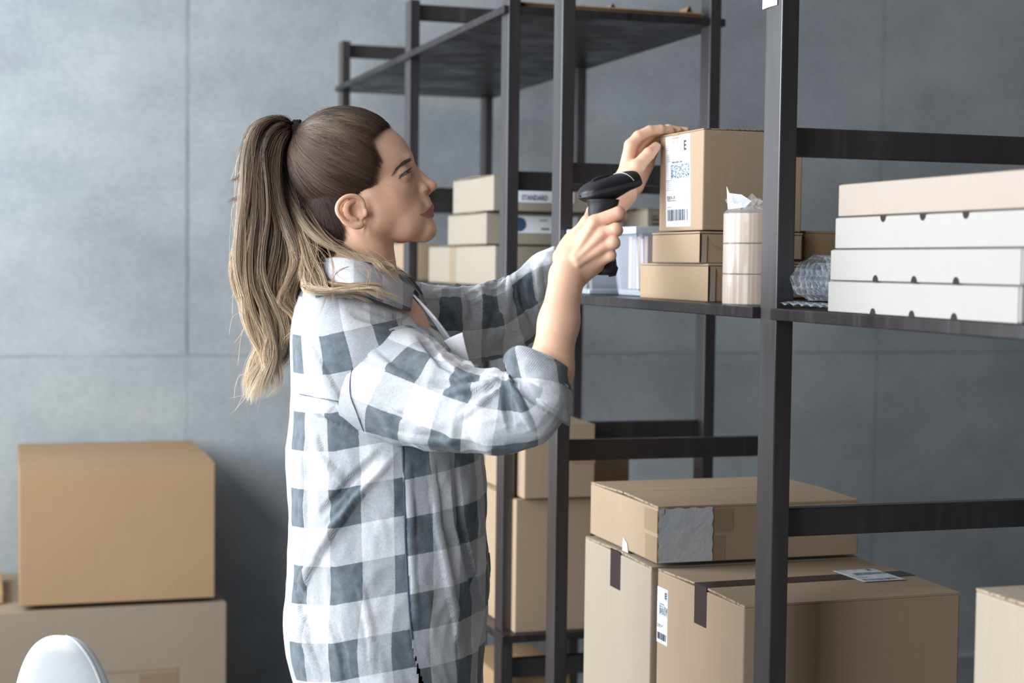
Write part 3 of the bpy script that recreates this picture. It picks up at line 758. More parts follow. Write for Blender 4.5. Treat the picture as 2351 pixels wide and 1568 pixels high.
# ears
for s in (1, -1):
    def ep(x, y, c, s=s): return hp(x-8, 487+(y-487)*.9+8, c*s)
    def ec(p, q, ra, rb, k=4, kd='u'): head.append((kd, Cap(ep(*p), ep(*q), ra*HK, rb*HK), k*HK))
    head.append(('u', Ell(ep(808, 487, 106), np.array((31, 35, 9))*HK, HAX), 6*HK))
    head.append(('u', Cap(ep(816, 487, 78), ep(816, 487, 104), 17*HK, 15*HK), 5*HK))
    head.append(('s', Ell(ep(806, 484, 117), np.array((25, 29, 8))*HK, HAX), 4*HK))
    head.append(('s', Ell(ep(819, 490, 114), np.array((14, 17, 10))*HK, HAX), 4*HK))
    hx = [(836, 480, 108, 3.5), (832, 462, 110, 4.5), (822, 452, 113, 4.8), (806, 449, 116, 5), (790, 455, 119, 5), (778, 470, 121, 5), (776, 488, 121, 4.8), (785, 504, 119, 4.6), (799, 516, 115, 5), (815, 522, 111, 7.5), (828, 519, 108, 8.5)]
    hx = crom(hx, 4)
    for a, b in zip(hx, hx[1:]): ec(a[:3], b[:3], a[3], b[3], 2.5)
    ah = [(812, 463, 112, 3.5), (800, 470, 114, 5), (796, 486, 115, 5.5), (804, 502, 114, 5), (818, 507, 112, 4.5)]
    ah = crom(ah, 4)
    for a, b in zip(ah, ah[1:]): ec(a[:3], b[:3], a[3], b[3], 3)
    head.append(('u', Ell(ep(838, 490, 110), np.array((6, 9, 7))*HK, HAX), 3*HK))
# ---- arms and hands (picture point, distance), radii in metres
def C3(p, q, ra, rb, k=.006): return ('u', Cap(cp(*p), cp(*q), ra, rb), k)
body = list(head)
body += [C3((825, 640, 2.45), (858, 760, 2.45), .050, .056, .03), C3((868, 815, 2.385), (878, 815, 2.52), .055, .055, .03), C3((858, 790, 2.45), (875, 1000, 2.45), .088, .095, .03)]
EL, WR = (1214, 942, 2.182), (1302, 632, 2.247)
body += [C3((872, 832, 2.39), (1050, 925, 2.262), .044, .038, .02), C3((1050, 925, 2.262), EL, .038, .035, .02), C3(EL, (1262, 850, 2.190), .034, .0295, .02), C3((1262, 850, 2.190), (1283, 740, 2.217), .0295, .0255, .015), C3((1283, 740, 2.217), WR, .0255, .0235, .015)]
hand = [  # metacarpals
 C3(WR, (1312, 600, 2.246), .0225, .020, .010),
 C3((1310, 602, 2.246), (1366, 512, 2.240), .0145, .0110, .008), C3((1316, 606, 2.242), (1386, 538, 2.231), .0140, .0105, .006),
 C3((1320, 614, 2.243), (1387, 567, 2.230), .0140, .0100, .006), C3((1324, 624, 2.248), (1380, 595, 2.237), .0140, .0095, .006),
 C3((1291, 590, 2.262), (1351, 514, 2.268), .0135, .0115, .010), C3((1351, 514, 2.268), (1362, 486, 2.292), .0110, .0095, .006), C3((1362, 486, 2.292), (1392, 476, 2.305), .0095, .0085, .003),
 C3((1335, 632, 2.252), (1372, 612, 2.250), .0120, .0085, .010),
 # tendons
 C3((1318, 590, 2.2265), (1364, 514, 2.232), .0035, .0045, .006), C3((1324, 596, 2.2240), (1384, 540, 2.224), .0035, .0045, .006), C3((1328, 606, 2.2255), (1386, 568, 2.223), .0032, .0042, .006),
 # index
 C3((1366, 512, 2.240), (1420, 490, 2.234), .0108, .0096, .004), C3((1420, 490, 2.234), (1427, 497, 2.262), .0092, .0082, .002), C3((1427, 497, 2.262), (1408, 499, 2.283), .0082, .0072, .002),
 C3((1386, 538, 2.231), (1414, 527, 2.223), .0102, .0093, .0022), C3((1414, 527, 2.223), (1417, 529, 2.252), .0088, .0080, .002), C3((1417, 529, 2.252), (1394, 529, 2.274), .0080, .0070, .002),
 C3((1387, 567, 2.230), (1409, 557, 2.222), .0098, .0090, .0022), C3((1409, 557, 2.222), (1411, 559, 2.250), .0085, .0078, .002), C3((1411, 559, 2.250), (1389, 560, 2.271), .0078, .0070, .002),
 C3((1380, 595, 2.237), (1402, 586, 2.229), .0090, .0080, .0022), C3((1402, 586, 2.229), (1403, 588, 2.252), .0076, .0070, .002), C3((1403, 588, 2.252), (1384, 589, 2.268), .0070, .0062, .002)]
body += hand
# far arm and hand
EL2, WR2 = (1212, 722, 2.78), (1428, 444, 2.862)
body += [C3((878, 825, 2.50), (1000, 778, 2.625), .045, .034, .02), C3((1000, 778, 2.625), EL2, .034, .033, .02), C3(EL2, (1330, 570, 2.825), .038, .030, .02), C3((1330, 570, 2.825), WR2, .030, .0240, .015),
 C3(WR2, (1436, 415, 2.866), .0240, .020, .01),
 C3((1434, 420, 2.862), (1448, 334, 2.866), .0160, .0110, .008), C3((1445, 420, 2.872), (1462, 345, 2.880), .0170, .0110, .008), C3((1452, 422, 2.885), (1478, 358, 2.895), .0180, .0120, .008), C3((1456, 425, 2.890), (1488, 378, 2.905), .0170, .0110, .008),
 C3((1436, 412, 2.852), (1462, 384, 2.846), .0165, .0135, .010), C3((1462, 384, 2.846), (1490, 353, 2.853), .0125, .0108, .004), C3((1490, 353, 2.853), (1506, 337, 2.868), .0108, .0085, .003),
 C3((1448, 334, 2.866), (1466, 313, 2.868), .0110, .0098, .004), C3((1466, 313, 2.868), (1492, 300, 2.872), .0098, .0092, .003), C3((1492, 300, 2.872), (1518, 297.5, 2.876), .0090, .0084, .002), C3((1518, 297.5, 2.876), (1541, 300, 2.880), .0082, .0066, .002),
 C3((1462, 345, 2.880), (1496, 306, 2.890), .0105, .0092, .003), C3((1496, 306, 2.890), (1535, 296, 2.893), .0090, .0082, .002), C3((1535, 296, 2.893), (1558, 299, 2.893), .0080, .0064, .002),
 C3((1478, 358, 2.897), (1505, 316, 2.908), .0100, .0088, .003), C3((1505, 316, 2.908), (1545, 299, 2.908), .0086, .0076, .002), C3((1545, 299, 2.908), (1576, 299.5, 2.905), .0076, .0060, .002),
 C3((1488, 378, 2.905), (1502, 345, 2.918), .0095, .0080, .003), C3((1502, 345, 2.918), (1512, 318, 2.922), .0078, .0070, .002)]
BV, BQ = sdf_mesh(body, .00148)
def components(V, Q):
    lab = np.arange(len(V))
    while True:
        m_ = lab[Q].min(1); new = lab.copy(); np.minimum.at(new, Q.ravel(), np.repeat(m_, 4)); new = new[new]
        if (new == lab).all(): return lab
        lab = new
lab_ = components(BV, BQ); ids_, cn_ = np.unique(lab_, return_counts=True)
print('BODY pieces', sorted(cn_)[-5:])
keep_ = lab_ == ids_[np.argmax(cn_)]; mp_ = np.cumsum(keep_)-1; BQ = mp_[BQ[keep_[BQ].all(1)]]; BV = BV[keep_]
BV = relax(BV, BQ, 2)
def skin():
    m, t, b, o = nt('skin'); v = coords(t)
    at_ = N(t, 'Attribute'); at_.attribute_name = 'tint'
    c = mixc(t, 1.0, at_.outputs[0], ramp(t, noise(t, v, 45, 4, .6), [(.3, (.93, .90, .89)), (.7, (1.05, 1.03, 1.02))]), 'MULTIPLY')
    L(t, c, b.inputs['Base Color']); b.inputs['Roughness'].default_value = .48; b.inputs['Specular IOR Level'].default_value = .35
    b.inputs['Subsurface Weight'].default_value = .12; b.inputs['Subsurface Radius'].default_value = (1, .35, .2); b.inputs['Subsurface Scale'].default_value = .006
    bump(t, b, noise(t, v, 420, 3, .6), .12, .0008)
    return m
M['skin'] = skin()
bo = npmesh('body', to_local(BV), BQ[:, ::-1], M['skin'], person)
bo['label'] = 'bare face, neck, forearms and hands'
# tint painted from the head-frame coordinates: lips, blush, brows, and painted shade at lip line, sockets, nostrils
q = (BV-HO) @ HAX.T/HK; hx_, hy_, hc_ = q[:, 0]*math.cos(PSI)+850, 450-q[:, 1], np.abs(q[:, 2])
base = np.array([.78, .485, .335]); T = np.tile(base, (len(BV), 1))
def blob(x, y, c, rx, ry, rc, col, a, p=2):
    global T
    d = ((hx_-x)/rx)**2+((hy_-y)/ry)**2+((hc_-c)/rc)**2; w_ = a*np.exp(-d**(p/2)); T = T*(1-w_[:, None])+np.array(col)*w_[:, None]
blob(900, 445, 60, 34, 26, 40, (.60, .27, .18), .55)
blob(990, 430, 0, 14, 14, 18, (.60, .26, .18), .5)
blob(800, 480, 118, 26, 34, 14, (.62, .29, .20), .5)
xi = hx_+.150*hc_; yi = hy_-.03*hc_
tl = (xi-964)/30
def soft(v, w_=1.3): return np.clip(v/w_+.5, 0, 1)
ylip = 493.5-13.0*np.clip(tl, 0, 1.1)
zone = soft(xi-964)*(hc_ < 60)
mu = zone*soft(yi-(494-31.5*np.clip(tl, 0, 1.03)**1.6))*soft(ylip-yi); ml = zone*soft(yi-ylip)*soft(494.5+5.5*np.clip(tl*2.2, 0, 1)-yi)
ll_ = zone*np.exp(-((yi-ylip)/1.1)**2)*.55  # shade of the mouth crease painted into the tint
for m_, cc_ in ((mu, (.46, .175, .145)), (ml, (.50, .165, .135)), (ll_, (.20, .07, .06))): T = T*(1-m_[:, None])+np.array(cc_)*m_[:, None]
for mx_, my_ in ((870, 518), (904, 518), (894, 535), (896, 433)):  # small moles
    d = (hx_+hc_*math.tan(PSI)*.99-mx_)**2+(hy_-my_)**2; wv = .7*np.exp(-d/1.6)*(q[:, 2] > 0); T = T*(1-wv[:, None])+np.array([.20, .10, .065])*wv[:, None]
d = ((hx_-918)/26)**2+((hy_-400)/15)**2; wv = .6*np.exp(-d)*(hc_ > 22)*(hc_ < 84); T = T*(1-wv[:, None])+np.array([.26, .15, .115])*wv[:, None]  # socket shade painted around the eyes
blob(981, 441, 15, 6, 4.5, 6, (.20, .08, .06), .8)  # dark of the nostril painted in
# knuckles
for (p_, r_) in (((1426, 482, 2.225), .010), ((1386, 532, 2.22), .012), ((1387, 562, 2.22), .011), ((1497, 345, 2.845), .009)):
    dd = np.linalg.norm(BV-cp(*p_), axis=1)/r_; wv = .4*np.exp(-dd**2); T = T*(1-wv[:, None])+np.array([.60, .27, .19])*wv[:, None]
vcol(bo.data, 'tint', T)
# finger nails
def nail(c, ax, up, w_, l_, name='finger_nail'):
    ax = np.array(ax, float); ax /= np.linalg.norm(ax); up = np.array(up, float); up -= ax*(up@ax); up /= np.linalg.norm(up); sd = np.cross(ax, up)
    vs = []
    for i in range(7):
        for j in range(7):
            u, v = i/3-1, j/3-1; rr = max(0, 1-.35*max(0, v)**2*abs(u)**2)
            vs.append(to_local(cp(*c)+sd*u*w_*.5*rr+ax*v*l_*.5+up*(-.35*w_*u*u*.5+.0006)))
    fs = [(i*7+j, i*7+j+1, i*7+j+8, i*7+j+7) for i in range(6) for j in range(6)]
    o = pyd(name, vs, fs, M['nail'], person, True); s_ = o.modifiers.new('thick', 'SOLIDIFY'); s_.thickness = .0008; s_.offset = 0
M['nail'] = plain('finger_nail', (.66, .42, .34), .28, .5)
ax_ = cp(1506, 337, 2.868)-cp(1490, 353, 2.853); 
nail((1507.5, 333.5, 2.8590), ax_, (-.15, .42, .85), .0125, .0135)
# eyeballs
def eye():
    m, t, b, o = nt('eyeball'); g = N(t, 'TexCoord'); sp = N(t, 'SeparateXYZ'); L(t, g.outputs['Object'], sp.inputs[0])
    r = mth(t, 'SQRT', mth(t, 'ADD', mth(t, 'POWER', sp.outputs[1], 2), mth(t, 'POWER', sp.outputs[2], 2)))
    L(t, ramp(t, mth(t, 'MULTIPLY', r, 100), [(.0, (.01, .01, .01)), (.2, (.01, .01, .01)), (.23, (.16, .10, .06)), (.5, (.20, .15, .10)), (.56, (.05, .04, .035)), (.60, (.30, .26, .25))]), b.inputs['Base Color'])
    b.inputs['Roughness'].default_value = .08; return m
M['eye'] = eye()
for s in (1, -1):
    c0 = hp(EC[0], EC[1], EC[2]*s); r_ = 19.0*HK
    bmx = bmesh.new(); bmesh.ops.create_uvsphere(bmx, u_segments=32, v_segments=24, radius=r_); me = bpy.data.meshes.new('eye'); bmx.to_mesh(me); bmx.free()
    o = link('eye', me, M['eye'], person, True); gz = (HA*.84+HU*.28+HC*.50*s) @ B3; gz = gz/np.linalg.norm(gz)
    o.matrix_local = Matrix.Translation(to_local(c0)) @ Vector(gz).to_track_quat('X', 'Z').to_matrix().to_4x4()

# ---------------------------------------------------------------- cloth tubes
def interp(st, n):
    """catmull-rom through stations (rows of numbers) with near uniform spacing"""
    return crom(np.array(st, float), n)
def sines(u, v, seed, f0, octs=4, ridged=True):
    r = np.random.RandomState(seed); o = 0*u
    for k in range(octs):
        f = f0*1.7**k; a = r.uniform(0, 6.28, 4); th = r.uniform(0, 6.28)
        w_ = np.sin((u*np.cos(th)+v*np.sin(th))*f+a[0]+1.6*np.sin((v*np.cos(th)-u*np.sin(th))*f*.55+a[1]))*np.sin((u*np.sin(th+.9)+v*np.cos(th+.9))*f*.6+a[2])
        o = o+(w_ if not ridged else (1-2*np.abs(w_)))*.55**k
    return o
def segd(u, v, pts):
    """distance to a polyline and position along it"""
    best = np.full(u.shape, 9.); tt = np.zeros(u.shape); sg = np.zeros(u.shape); n = len(pts)-1
    for i, (a, b) in enumerate(zip(pts, pts[1:])):
        du, dv = b[0]-a[0], b[1]-a[1]; l2 = du*du+dv*dv; t = np.clip(((u-a[0])*du+(v-a[1])*dv)/l2, 0, 1)
        x, y = u-a[0]-t*du, v-a[1]-t*dv; d = np.hypot(x, y); m_ = d < best; best = np.where(m_, d, best); tt = np.where(m_, (i+t)/n, tt); sg = np.where(m_, np.sign(x*dv-y*du), sg)
    return best, tt, sg
class Tube:
    """stations: (cx,cy,D, e1x,e1y, e2x,e2y,e2z, expo) px / m; ring = C + cos*E1 + sin*E2"""
    def __init__(s, st, nseg, nth, per):
        K = interp(st, nseg); s.ns, s.nt = len(K), nth; s.K = K
        th = np.arange(nth)/nth*2*np.pi; s.th = th
        P = np.zeros((s.ns, nth, 3))
        for i, k in enumerate(K):
            D = k[2]; C = cp(k[0], k[1], D); m_ = D/FPX
            E1 = np.array([k[3]*m_, -k[4]*m_, k[9] if len(k) > 9 else 0.]); E2 = np.array([k[5]*m_, -k[6]*m_, k[7]])
            e = 2/k[8]; c_, s_ = np.cos(th), np.sin(th)
            P[i] = C+np.outer(np.sign(c_)*np.abs(c_)**e, E1)+np.outer(np.sign(s_)*np.abs(s_)**e, E2)
        s.P = P; s.per = per
        ctr = P.mean(1); dl = np.r_[0, np.cumsum(np.linalg.norm(np.diff(ctr, axis=0), axis=1))]
        s.V_ = np.repeat(dl[:, None], nth, 1)
        sg_ = np.linalg.norm(np.roll(P, -1, 1)-P, axis=2); a_ = np.concatenate([np.zeros((s.ns, 1)), np.cumsum(sg_, 1)[:, :-1]], 1); s.U_ = a_-a_[:, nth//4][:, None]

        s.img = None
    def px(s):
        P = s.P; return 1175.5+P[..., 0]*FPX/-P[..., 2], 784-P[..., 1]*FPX/-P[..., 2]
    def normals(s):
        P = s.P; du = np.roll(P, -1, 1)-np.roll(P, 1, 1); dv = np.gradient(P, axis=0); n = np.cross(du, dv)
        n /= np.linalg.norm(n, axis=-1, keepdims=True)+1e-12
        c = P.mean(1, keepdims=True); sg = np.sign(((P-c)*n).sum(-1).mean()); return n*sg
    def disp(s, d): s.P = s.P+s.normals()*d[..., None]
    def folds(s, F):
        """folds given in picture points on the near side: (pts, amp mm, width px)"""
        x, y = s.px(); near = s.normals()[..., 2] > -.15; d = np.zeros(x.shape)
        for pts, amp, wd in F:
            ds, t, sg = segd(x, y, pts); pr = np.sin(np.pi*np.clip(t, .02, .98))**.6
            g = np.exp(-(ds/wd)**2)-.45*np.exp(-((ds-wd*1.6)/wd)**2)*(sg > 0)
            d += near*pr*g*amp*.001
        s.disp(d)
    def mesh(s, name, mat, parent, closed=True, uv=None, cut=None, rows=None):
        ns, nt_ = s.ns, s.nt; P = np.concatenate([s.P, s.P[:, :1]], 1); n1 = nt_+1
        U = np.concatenate([s.U_, s.U_[:, -1:]*2-s.U_[:, -2:-1]], 1) if uv is None else np.concatenate([uv[0], uv[0][:, -1:]+(uv[0][:, -1:]-uv[0][:, -2:-1])], 1)
        W = np.concatenate([s.V_, s.V_[:, :1]], 1) if uv is None else np.concatenate([uv[1], uv[1][:, :1]], 1)
        i, j = np.meshgrid(np.arange(ns-1), np.arange(nt_), indexing='ij'); a = i*n1+j
        Q = np.stack([a, a+1, a+n1+1, a+n1], -1); keep = np.ones(Q.shape[:2], bool)
        if cut is not None: keep &= ~cut[:-1, :]
        Q = Q[keep]
        o = npmesh(name, to_local(P.reshape(-1, 3)), Q, mat, parent, True, np.stack([U, W], -1).reshape(-1, 2)); return o
def flannel(name='flannel_check', pu=.0900, pv=.1080):
    m, t, b, o = nt(name); tc = N(t, 'TexCoord'); sp = N(t, 'SeparateXYZ'); L(t, tc.outputs['UV'], sp.inputs[0])
    u, v = sp.outputs[0], sp.outputs[1]
    wob = noise(t, coords(t, 'Object'), 900, 1)
    def band(x, p): return mth(t, 'LESS_THAN', mth(t, 'FRACT', mth(t, 'DIVIDE', mth(t, 'ADD', x, mth(t, 'MULTIPLY', wob, .0012)), p)), .5)
    a, c_ = band(u, pu), band(v, pv); both = mth(t, 'MULTIPLY', a, c_); one = mth(t, 'SUBTRACT', mth(t, 'MAXIMUM', a, c_), both)
    tw = mth(t, 'FRACT', mth(t, 'MULTIPLY', mth(t, 'ADD', mth(t, 'MULTIPLY', u, 1.25), v), 1/.0030))
    tws = ramp(t, tw, [(.0, (.0,)*3), (.30, (.0,)*3), (.48, (1,)*3), (.86, (1,)*3), (1.0, (0,)*3)])
    fz = noise(t, coords(t, 'Object'), 330, 3, .7); blot = noise(t, coords(t, 'Object'), 60, 3, .6)
    dark = mixc(t, ramp(t, blot, [(.3, (0,)*3), (.7, (1,)*3)]), (.092, .116, .132), (.155, .184, .204))
    white = mixc(t, fz, (.59, .60, .635), (.68, .69, .715))
    mid = mixc(t, tws, mixc(t, .33, dark, white), mixc(t, .80, dark, white))
    c = mixc(t, one, white, mid); c = mixc(t, both, c, dark)
    c = mixc(t, 1.0, c, ramp(t, fz, [(.25, (.82,)*3), (.6, (1.03,)*3)]), 'MULTIPLY')
    speck = ramp(t, noise(t, coords(t, 'Object'), 480, 1, .5), [(.20, (1,)*3), (.235, (0,)*3)])
    c = mixc(t, mth(t, 'MULTIPLY', speck, mth(t, 'MAXIMUM', a, c_)), c, (.03, .035, .05))
    L(t, c, b.inputs['Base Color']); b.inputs['Roughness'].default_value = .92; b.inputs['Specular IOR Level'].default_value = .15
    b.inputs['Sheen Weight'].default_value = .12; b.inputs['Sheen Roughness'].default_value = .5
    bump(t, b, mth(t, 'ADD', tw, fz), .10, .0006)
    return m
M['flannel'] = flannel()
shirt = empty('shirt', (0, 0, 0)); shirt.parent = person
# ---- torso
KX = 2.45/FPX
ts = [(818, 655, 2.45, 92, 26, 0, 0, .070, 2.0), (832, 690, 2.45, 124, 42, -4, 14, .122, 2.1), (852, 735, 2.45, 160, 42, -6, 26, .160, 2.2), (868, 800, 2.45, 190, 28, 0, 20, .175, 2.3),
      (881, 880, 2.45, 203, 8, 0, 8, .172, 2.3), (884, 960, 2.45, 208, 0, 0, 0, .163, 2.3), (886, 1050, 2.45, 216, 0, 0, 0, .160, 2.2), (889, 1150, 2.45, 220, 0, 0, 0, .165, 2.2),
      (892, 1250, 2.45, 221, 0, 0, 0, .172, 2.2), (893, 1330, 2.45, 221, 0, 0, 0, .178, 2.2), (886, 1400, 2.45, 221, 0, 0, 0, .182, 2.2), (887, 1480, 2.45, 216, 0, 0, 0, .186, 2.2), (898, 1568, 2.45, 202, 0, 0, 0, .188, 2.2), (905, 1650, 2.45, 194, 0, 0, 0, .188, 2.2)]
T1 = Tube(ts, 16, 420, .96)
d = sines(T1.U_*1.0, T1.V_*.55, 4, 26, 4)*.0030*np.clip((T1.V_-.10)/.2, .25, 1)
T1.disp(d)
T1.folds([([(905, 1045), (830, 1130), (763, 1217), (712, 1310), (687, 1377)], 13, 17), ([(880, 1035), (800, 1110), (735, 1190)], -9, 16),
          ([(702, 1000), (700, 1120), (702, 1240)], 6, 12), ([(722, 985), (745, 1060), (790, 1100)], 8, 15), ([(1036, 1040), (1052, 1200), (1080, 1330), (1096, 1440)], -10, 16),
          ([(985, 1040), (1000, 1200), (1040, 1400), (1060, 1540)], 6, 20), ([(690, 1330), (700, 1400), (730, 1470)], -8, 16), ([(668, 1410), (700, 1460), (740, 1560)], 6, 18),
          ([(690, 905), (760, 925), (830, 948)], -6, 9), ([(690, 925), (760, 950), (835, 985)], 7, 14), ([(700, 770), (760, 880), (800, 960)], 5, 22), ([(830, 700), (880, 720), (950, 740)], 5, 13), ([(800, 720), (870, 745), (930, 765)], -5, 12),
          ([(935, 1030), (945, 1250), (955, 1450)], 5, 14), ([(1085, 1060), (1100, 1250), (1100, 1450)], 5, 10), ([(820, 1320), (850, 1440), (860, 1560)], 4, 24), ([(760, 1400), (790, 1500), (800, 1568)], -4, 20)])
x, y = T1.px(); near = np.sin(T1.th)[None] > 0
seam_x = np.interp(y, [1010, 1150, 1250, 1400, 1490, 1568, 1660], [924, 929, 931, 940, 949, 967, 985])
front = (x > seam_x) & near | (np.cos(T1.th)[None] > .0) & ~near
# check grid anchored on the fabric
pu, pv = .0900, .1080
def anchor(T, A, p, f, per):
    x_, y_ = T.px(); dd = (x_-p[0])**2+(y_-p[1])**2+np.where(T.normals()[..., 2] > 0, 0, 1e6); i = np.unravel_index(np.argmin(dd), dd.shape); return (f*per-A[i])+per*50
Ub = -T1.U_; Vb = y*.000612-.19*np.minimum(T1.U_, .06)+.06*np.maximum(0, T1.U_-.10)
U0 = Ub+anchor(T1, Ub, (868, 1243), .75, pu); V0_ = Vb+anchor(T1, Vb, (868, 1243), .75, pv)
Vf = y*.000612-.20*T1.U_; U1 = Ub+anchor(T1, Ub, (960, 1228), .25, pu); V1_ = Vf+anchor(T1, Vf, (960, 1228), .25, pv)
UU = np.where(front, U1, U0); VV = np.where(front, V1_, V0_)
slit = near & (y > 1492) & (np.abs(x-seam_x-3) < (y-1492)*.055)
hem = np.zeros(x.shape, bool)
T1.mesh('torso_fabric', M['flannel'], shirt, uv=(UU, VV), cut=slit | hem)
def on_tube(T, pts, off=.0018):
    """points on the near side of a tube nearest to picture points"""
    x, y = T.px(); n = T.normals(); o = []
    for p in pts:
        dd = (x-p[0])**2+(y-p[1])**2+np.where(n[..., 2] > 0, 0, 1e6); i = np.unravel_index(np.argmin(dd), dd.shape)
        q_ = T.P[i]+n[i]*off; o.append(cp(p[0], p[1], -q_[2]))
    return np.array(o)
M['thread'] = plain('seam_thread', (.07, .09, .13), .8)
def seamline(T, pts, name='seam', r=.0011, off=.0012):
    P = on_tube(T, crom(pts, 8), off); P = crom(P[::3], 3); MB().tube([tuple(p) for p in to_local(P)], r, 6).build(name, M['thread'], shirt, True)
seamline(T1, [(924, 1025), (929, 1150), (931, 1250), (940, 1400), (948, 1488)], 'side_seam', .0016, .0000)
seamline(T1, [(688, 905), (740, 915), (790, 926), (826, 944)], 'yoke_seam', .0007, .0002)
# ---- near sleeve
ss = [(893, 880, 2.345, 50, -134, -92, -8, .072, 2.1), (985, 912, 2.285, 30, -116, -42, 0, .073, 2.2), (1078, 940, 2.232, 15, -97, -22, 0, .066, 2.2), (1150, 948, 2.192, 0, -93, -8, 0, .058, 2.2),
      (1208, 942, 2.170, -40, -80, 0, 0, .053, 2.2), (1237, 914, 2.168, -62, -40, 0, -8, .048, 2.2), (1240, 884, 2.176, -66, -10, 0, -18, .044, 2.1)]
T2 = Tube(ss, 22, 200, .42)
g = np.clip(T2.V_/.08, 0, 1)
T2.disp(sines(T2.U_, T2.V_, 11, 30, 4)*.0030*g)
T2.folds([([(991, 882), (1050, 880), (1134, 862)], -9, 14), ([(1010, 905), (1080, 890), (1150, 868)], 8, 15), ([(1163, 872), (1162, 935), (1176, 990)], -9, 15), ([(1176, 885), (1200, 940), (1225, 990)], 5, 16),
          ([(1163, 866), (1110, 920), (1050, 960)], 8, 16), ([(1165, 868), (1120, 900), (1060, 915)], -7, 12), ([(1180, 885), (1225, 915), (1285, 955)], -4, 11),
          ([(840, 800), (900, 850), (960, 880)], 5, 24), ([(830, 900), (900, 950), (1000, 985)], -6, 26), ([(850, 985), (950, 1008), (1060, 1020)], 5, 18), ([(960, 760), (1010, 830), (1070, 870)], -5, 18)])
x2, y2 = T2.px()
Ua = T2.V_*.98+.13*T2.U_; Va = T2.U_*1.06-.13*T2.V_
T2.mesh('sleeve', M['flannel'], shirt, uv=(Ua+anchor(T2, Ua, (970, 935), .75, pu), Va+anchor(T2, Va, (970, 935), .75, pv)))
shirt_sleeve_seam = [(946, 746), (900, 758), (850, 782), (815, 815), (800, 860), (798, 905), (812, 945), (828, 985), (842, 1012)]
seamline(T2, [(905, 757), (858, 780), (822, 812), (806, 858), (804, 905), (818, 945), (833, 985), (845, 1008)], 'armhole_seam', .0008, .0006)
cf = [(1243, 934, 2.169, -62, -44, 0, -6, .050, 2.1), (1240, 888, 2.176, -71, -12, 0, -18, .048, 2.1), (1233, 852, 2.186, -76, -22, 0, -40, .044, 2.1), (1232, 846, 2.187, -74, -21, 0, -40, .0425, 2.1), (1234, 858, 2.185, -68, -16, 0, -32, .038, 2.1), (1238, 895, 2.178, -60, -10, 0, -16, .036, 2.1)]
T3 = Tube(cf, 9, 160, .30)
T3.disp(sines(T3.U_*1.1, T3.V_*2, 5, 42, 3)*.0019)
T3.folds([([(1175, 862), (1220, 885), (1285, 915)], -3, 9)])
T3.mesh('cuff', M['flannel'], shirt, uv=(T3.V_*1.0+.062, -T3.U_+.118+.5))
# ---- far sleeve
fs_ = [(950, 738, 2.585, 4, -84, 0, 0, .075, 2.2), (1020, 744, 2.635, 0, -84, 0, 0, .070, 2.2), (1100, 742, 2.69, 0, -88, 0, 0, .066, 2.2), (1160, 730, 2.735, -8, -84, 0, 0, .062, 2.2),
       (1203, 702, 2.77, -20, -74, 0, 0, .058, 2.2), (1232, 680, 2.785, -4, -86, 0, 0, .056, 2.2), (1255, 668, 2.795, 12, -96, 0, 0, .055, 2.2), (1258, 667, 2.795, 11, -92, 0, 0, .050, 2.2), (1240, 676, 2.788, 2, -76, 0, 0, .044, 2.2)]
T4 = Tube(fs_, 14, 180, .42)
T4.disp(sines(T4.U_, T4.V_, 23, 32, 4)*.0036)
T4.folds([([(1070, 660), (1085, 700), (1080, 760)], -9, 13), ([(1100, 655), (1110, 700), (1095, 770)], 8, 14), ([(1175, 640), (1160, 700), (1150, 790)], 9, 15), ([(1192, 640), (1200, 690), (1225, 740)], -10, 11), ([(1140, 650), (1135, 720), (1110, 800)], -6, 13), ([(1000, 665), (1040, 720), (1080, 800)], 6, 16), ([(1235, 600), (1240, 680), (1235, 750)], 5, 14)])
T4.mesh('sleeve', M['flannel'], shirt, uv=(T4.V_*1.0+.03, -T4.U_+.55))
# ---- collar
def sheet(rows, name, mat, parent, thick=.0022, nu=40, nv=10, uvs=(1, 1), wav=0):
    """rows: list of polylines of (px,py,D); lofted"""
    R = [crom(r, nu//max(1, len(r)-1)+1) for r in rows]; n = min(len(r) for r in R)
    R = np.array([r[np.linspace(0, len(r)-1, n).round().astype(int)] for r in R]); G = crom(R.reshape(len(R), -1), nv).reshape(-1, n, 3)
    P = np.array([[cp(*q_) for q_ in row] for row in G]); m_, n_ = P.shape[:2]
    i, j = np.meshgrid(np.arange(m_-1), np.arange(n_-1), indexing='ij'); a = i*n_+j; Q = np.stack([a, a+1, a+n_+1, a+n_], -1).reshape(-1, 4)
    du = np.linalg.norm(np.diff(P, axis=1), axis=2).mean(0).cumsum(); dv = np.linalg.norm(np.diff(P, axis=0), axis=2).mean(1).cumsum()
    UV = np.stack(np.meshgrid(np.r_[0, du]*uvs[0], np.r_[0, dv]*uvs[1]), -1).reshape(-1, 2)+(uvs[2:] if len(uvs) > 2 else (0, 0))
    o = npmesh(name, to_local(P.reshape(-1, 3)), Q, mat, parent, True, UV); s_ = o.modifiers.new('thick', 'SOLIDIFY'); s_.thickness = thick; s_.offset = 0
    return o
sheet([[(722, 612, 2.45), (735, 598, 2.40), (775, 592, 2.372), (830, 600, 2.362), (885, 621, 2.375), (925, 648, 2.40), (948, 668, 2.42)],
       [(712, 630, 2.45), (730, 622, 2.385), (775, 622, 2.348), (830, 634, 2.334), (885, 656, 2.35), (925, 680, 2.382), (945, 690, 2.41)],
       [(705, 655, 2.45), (728, 660, 2.372), (775, 663, 2.328), (830, 675, 2.312), (885, 695, 2.335), (925, 710, 2.37), (941, 714, 2.398)]], 'collar', M['flannel'], shirt, .003, 48, 8, (1, 1, .035, .060))
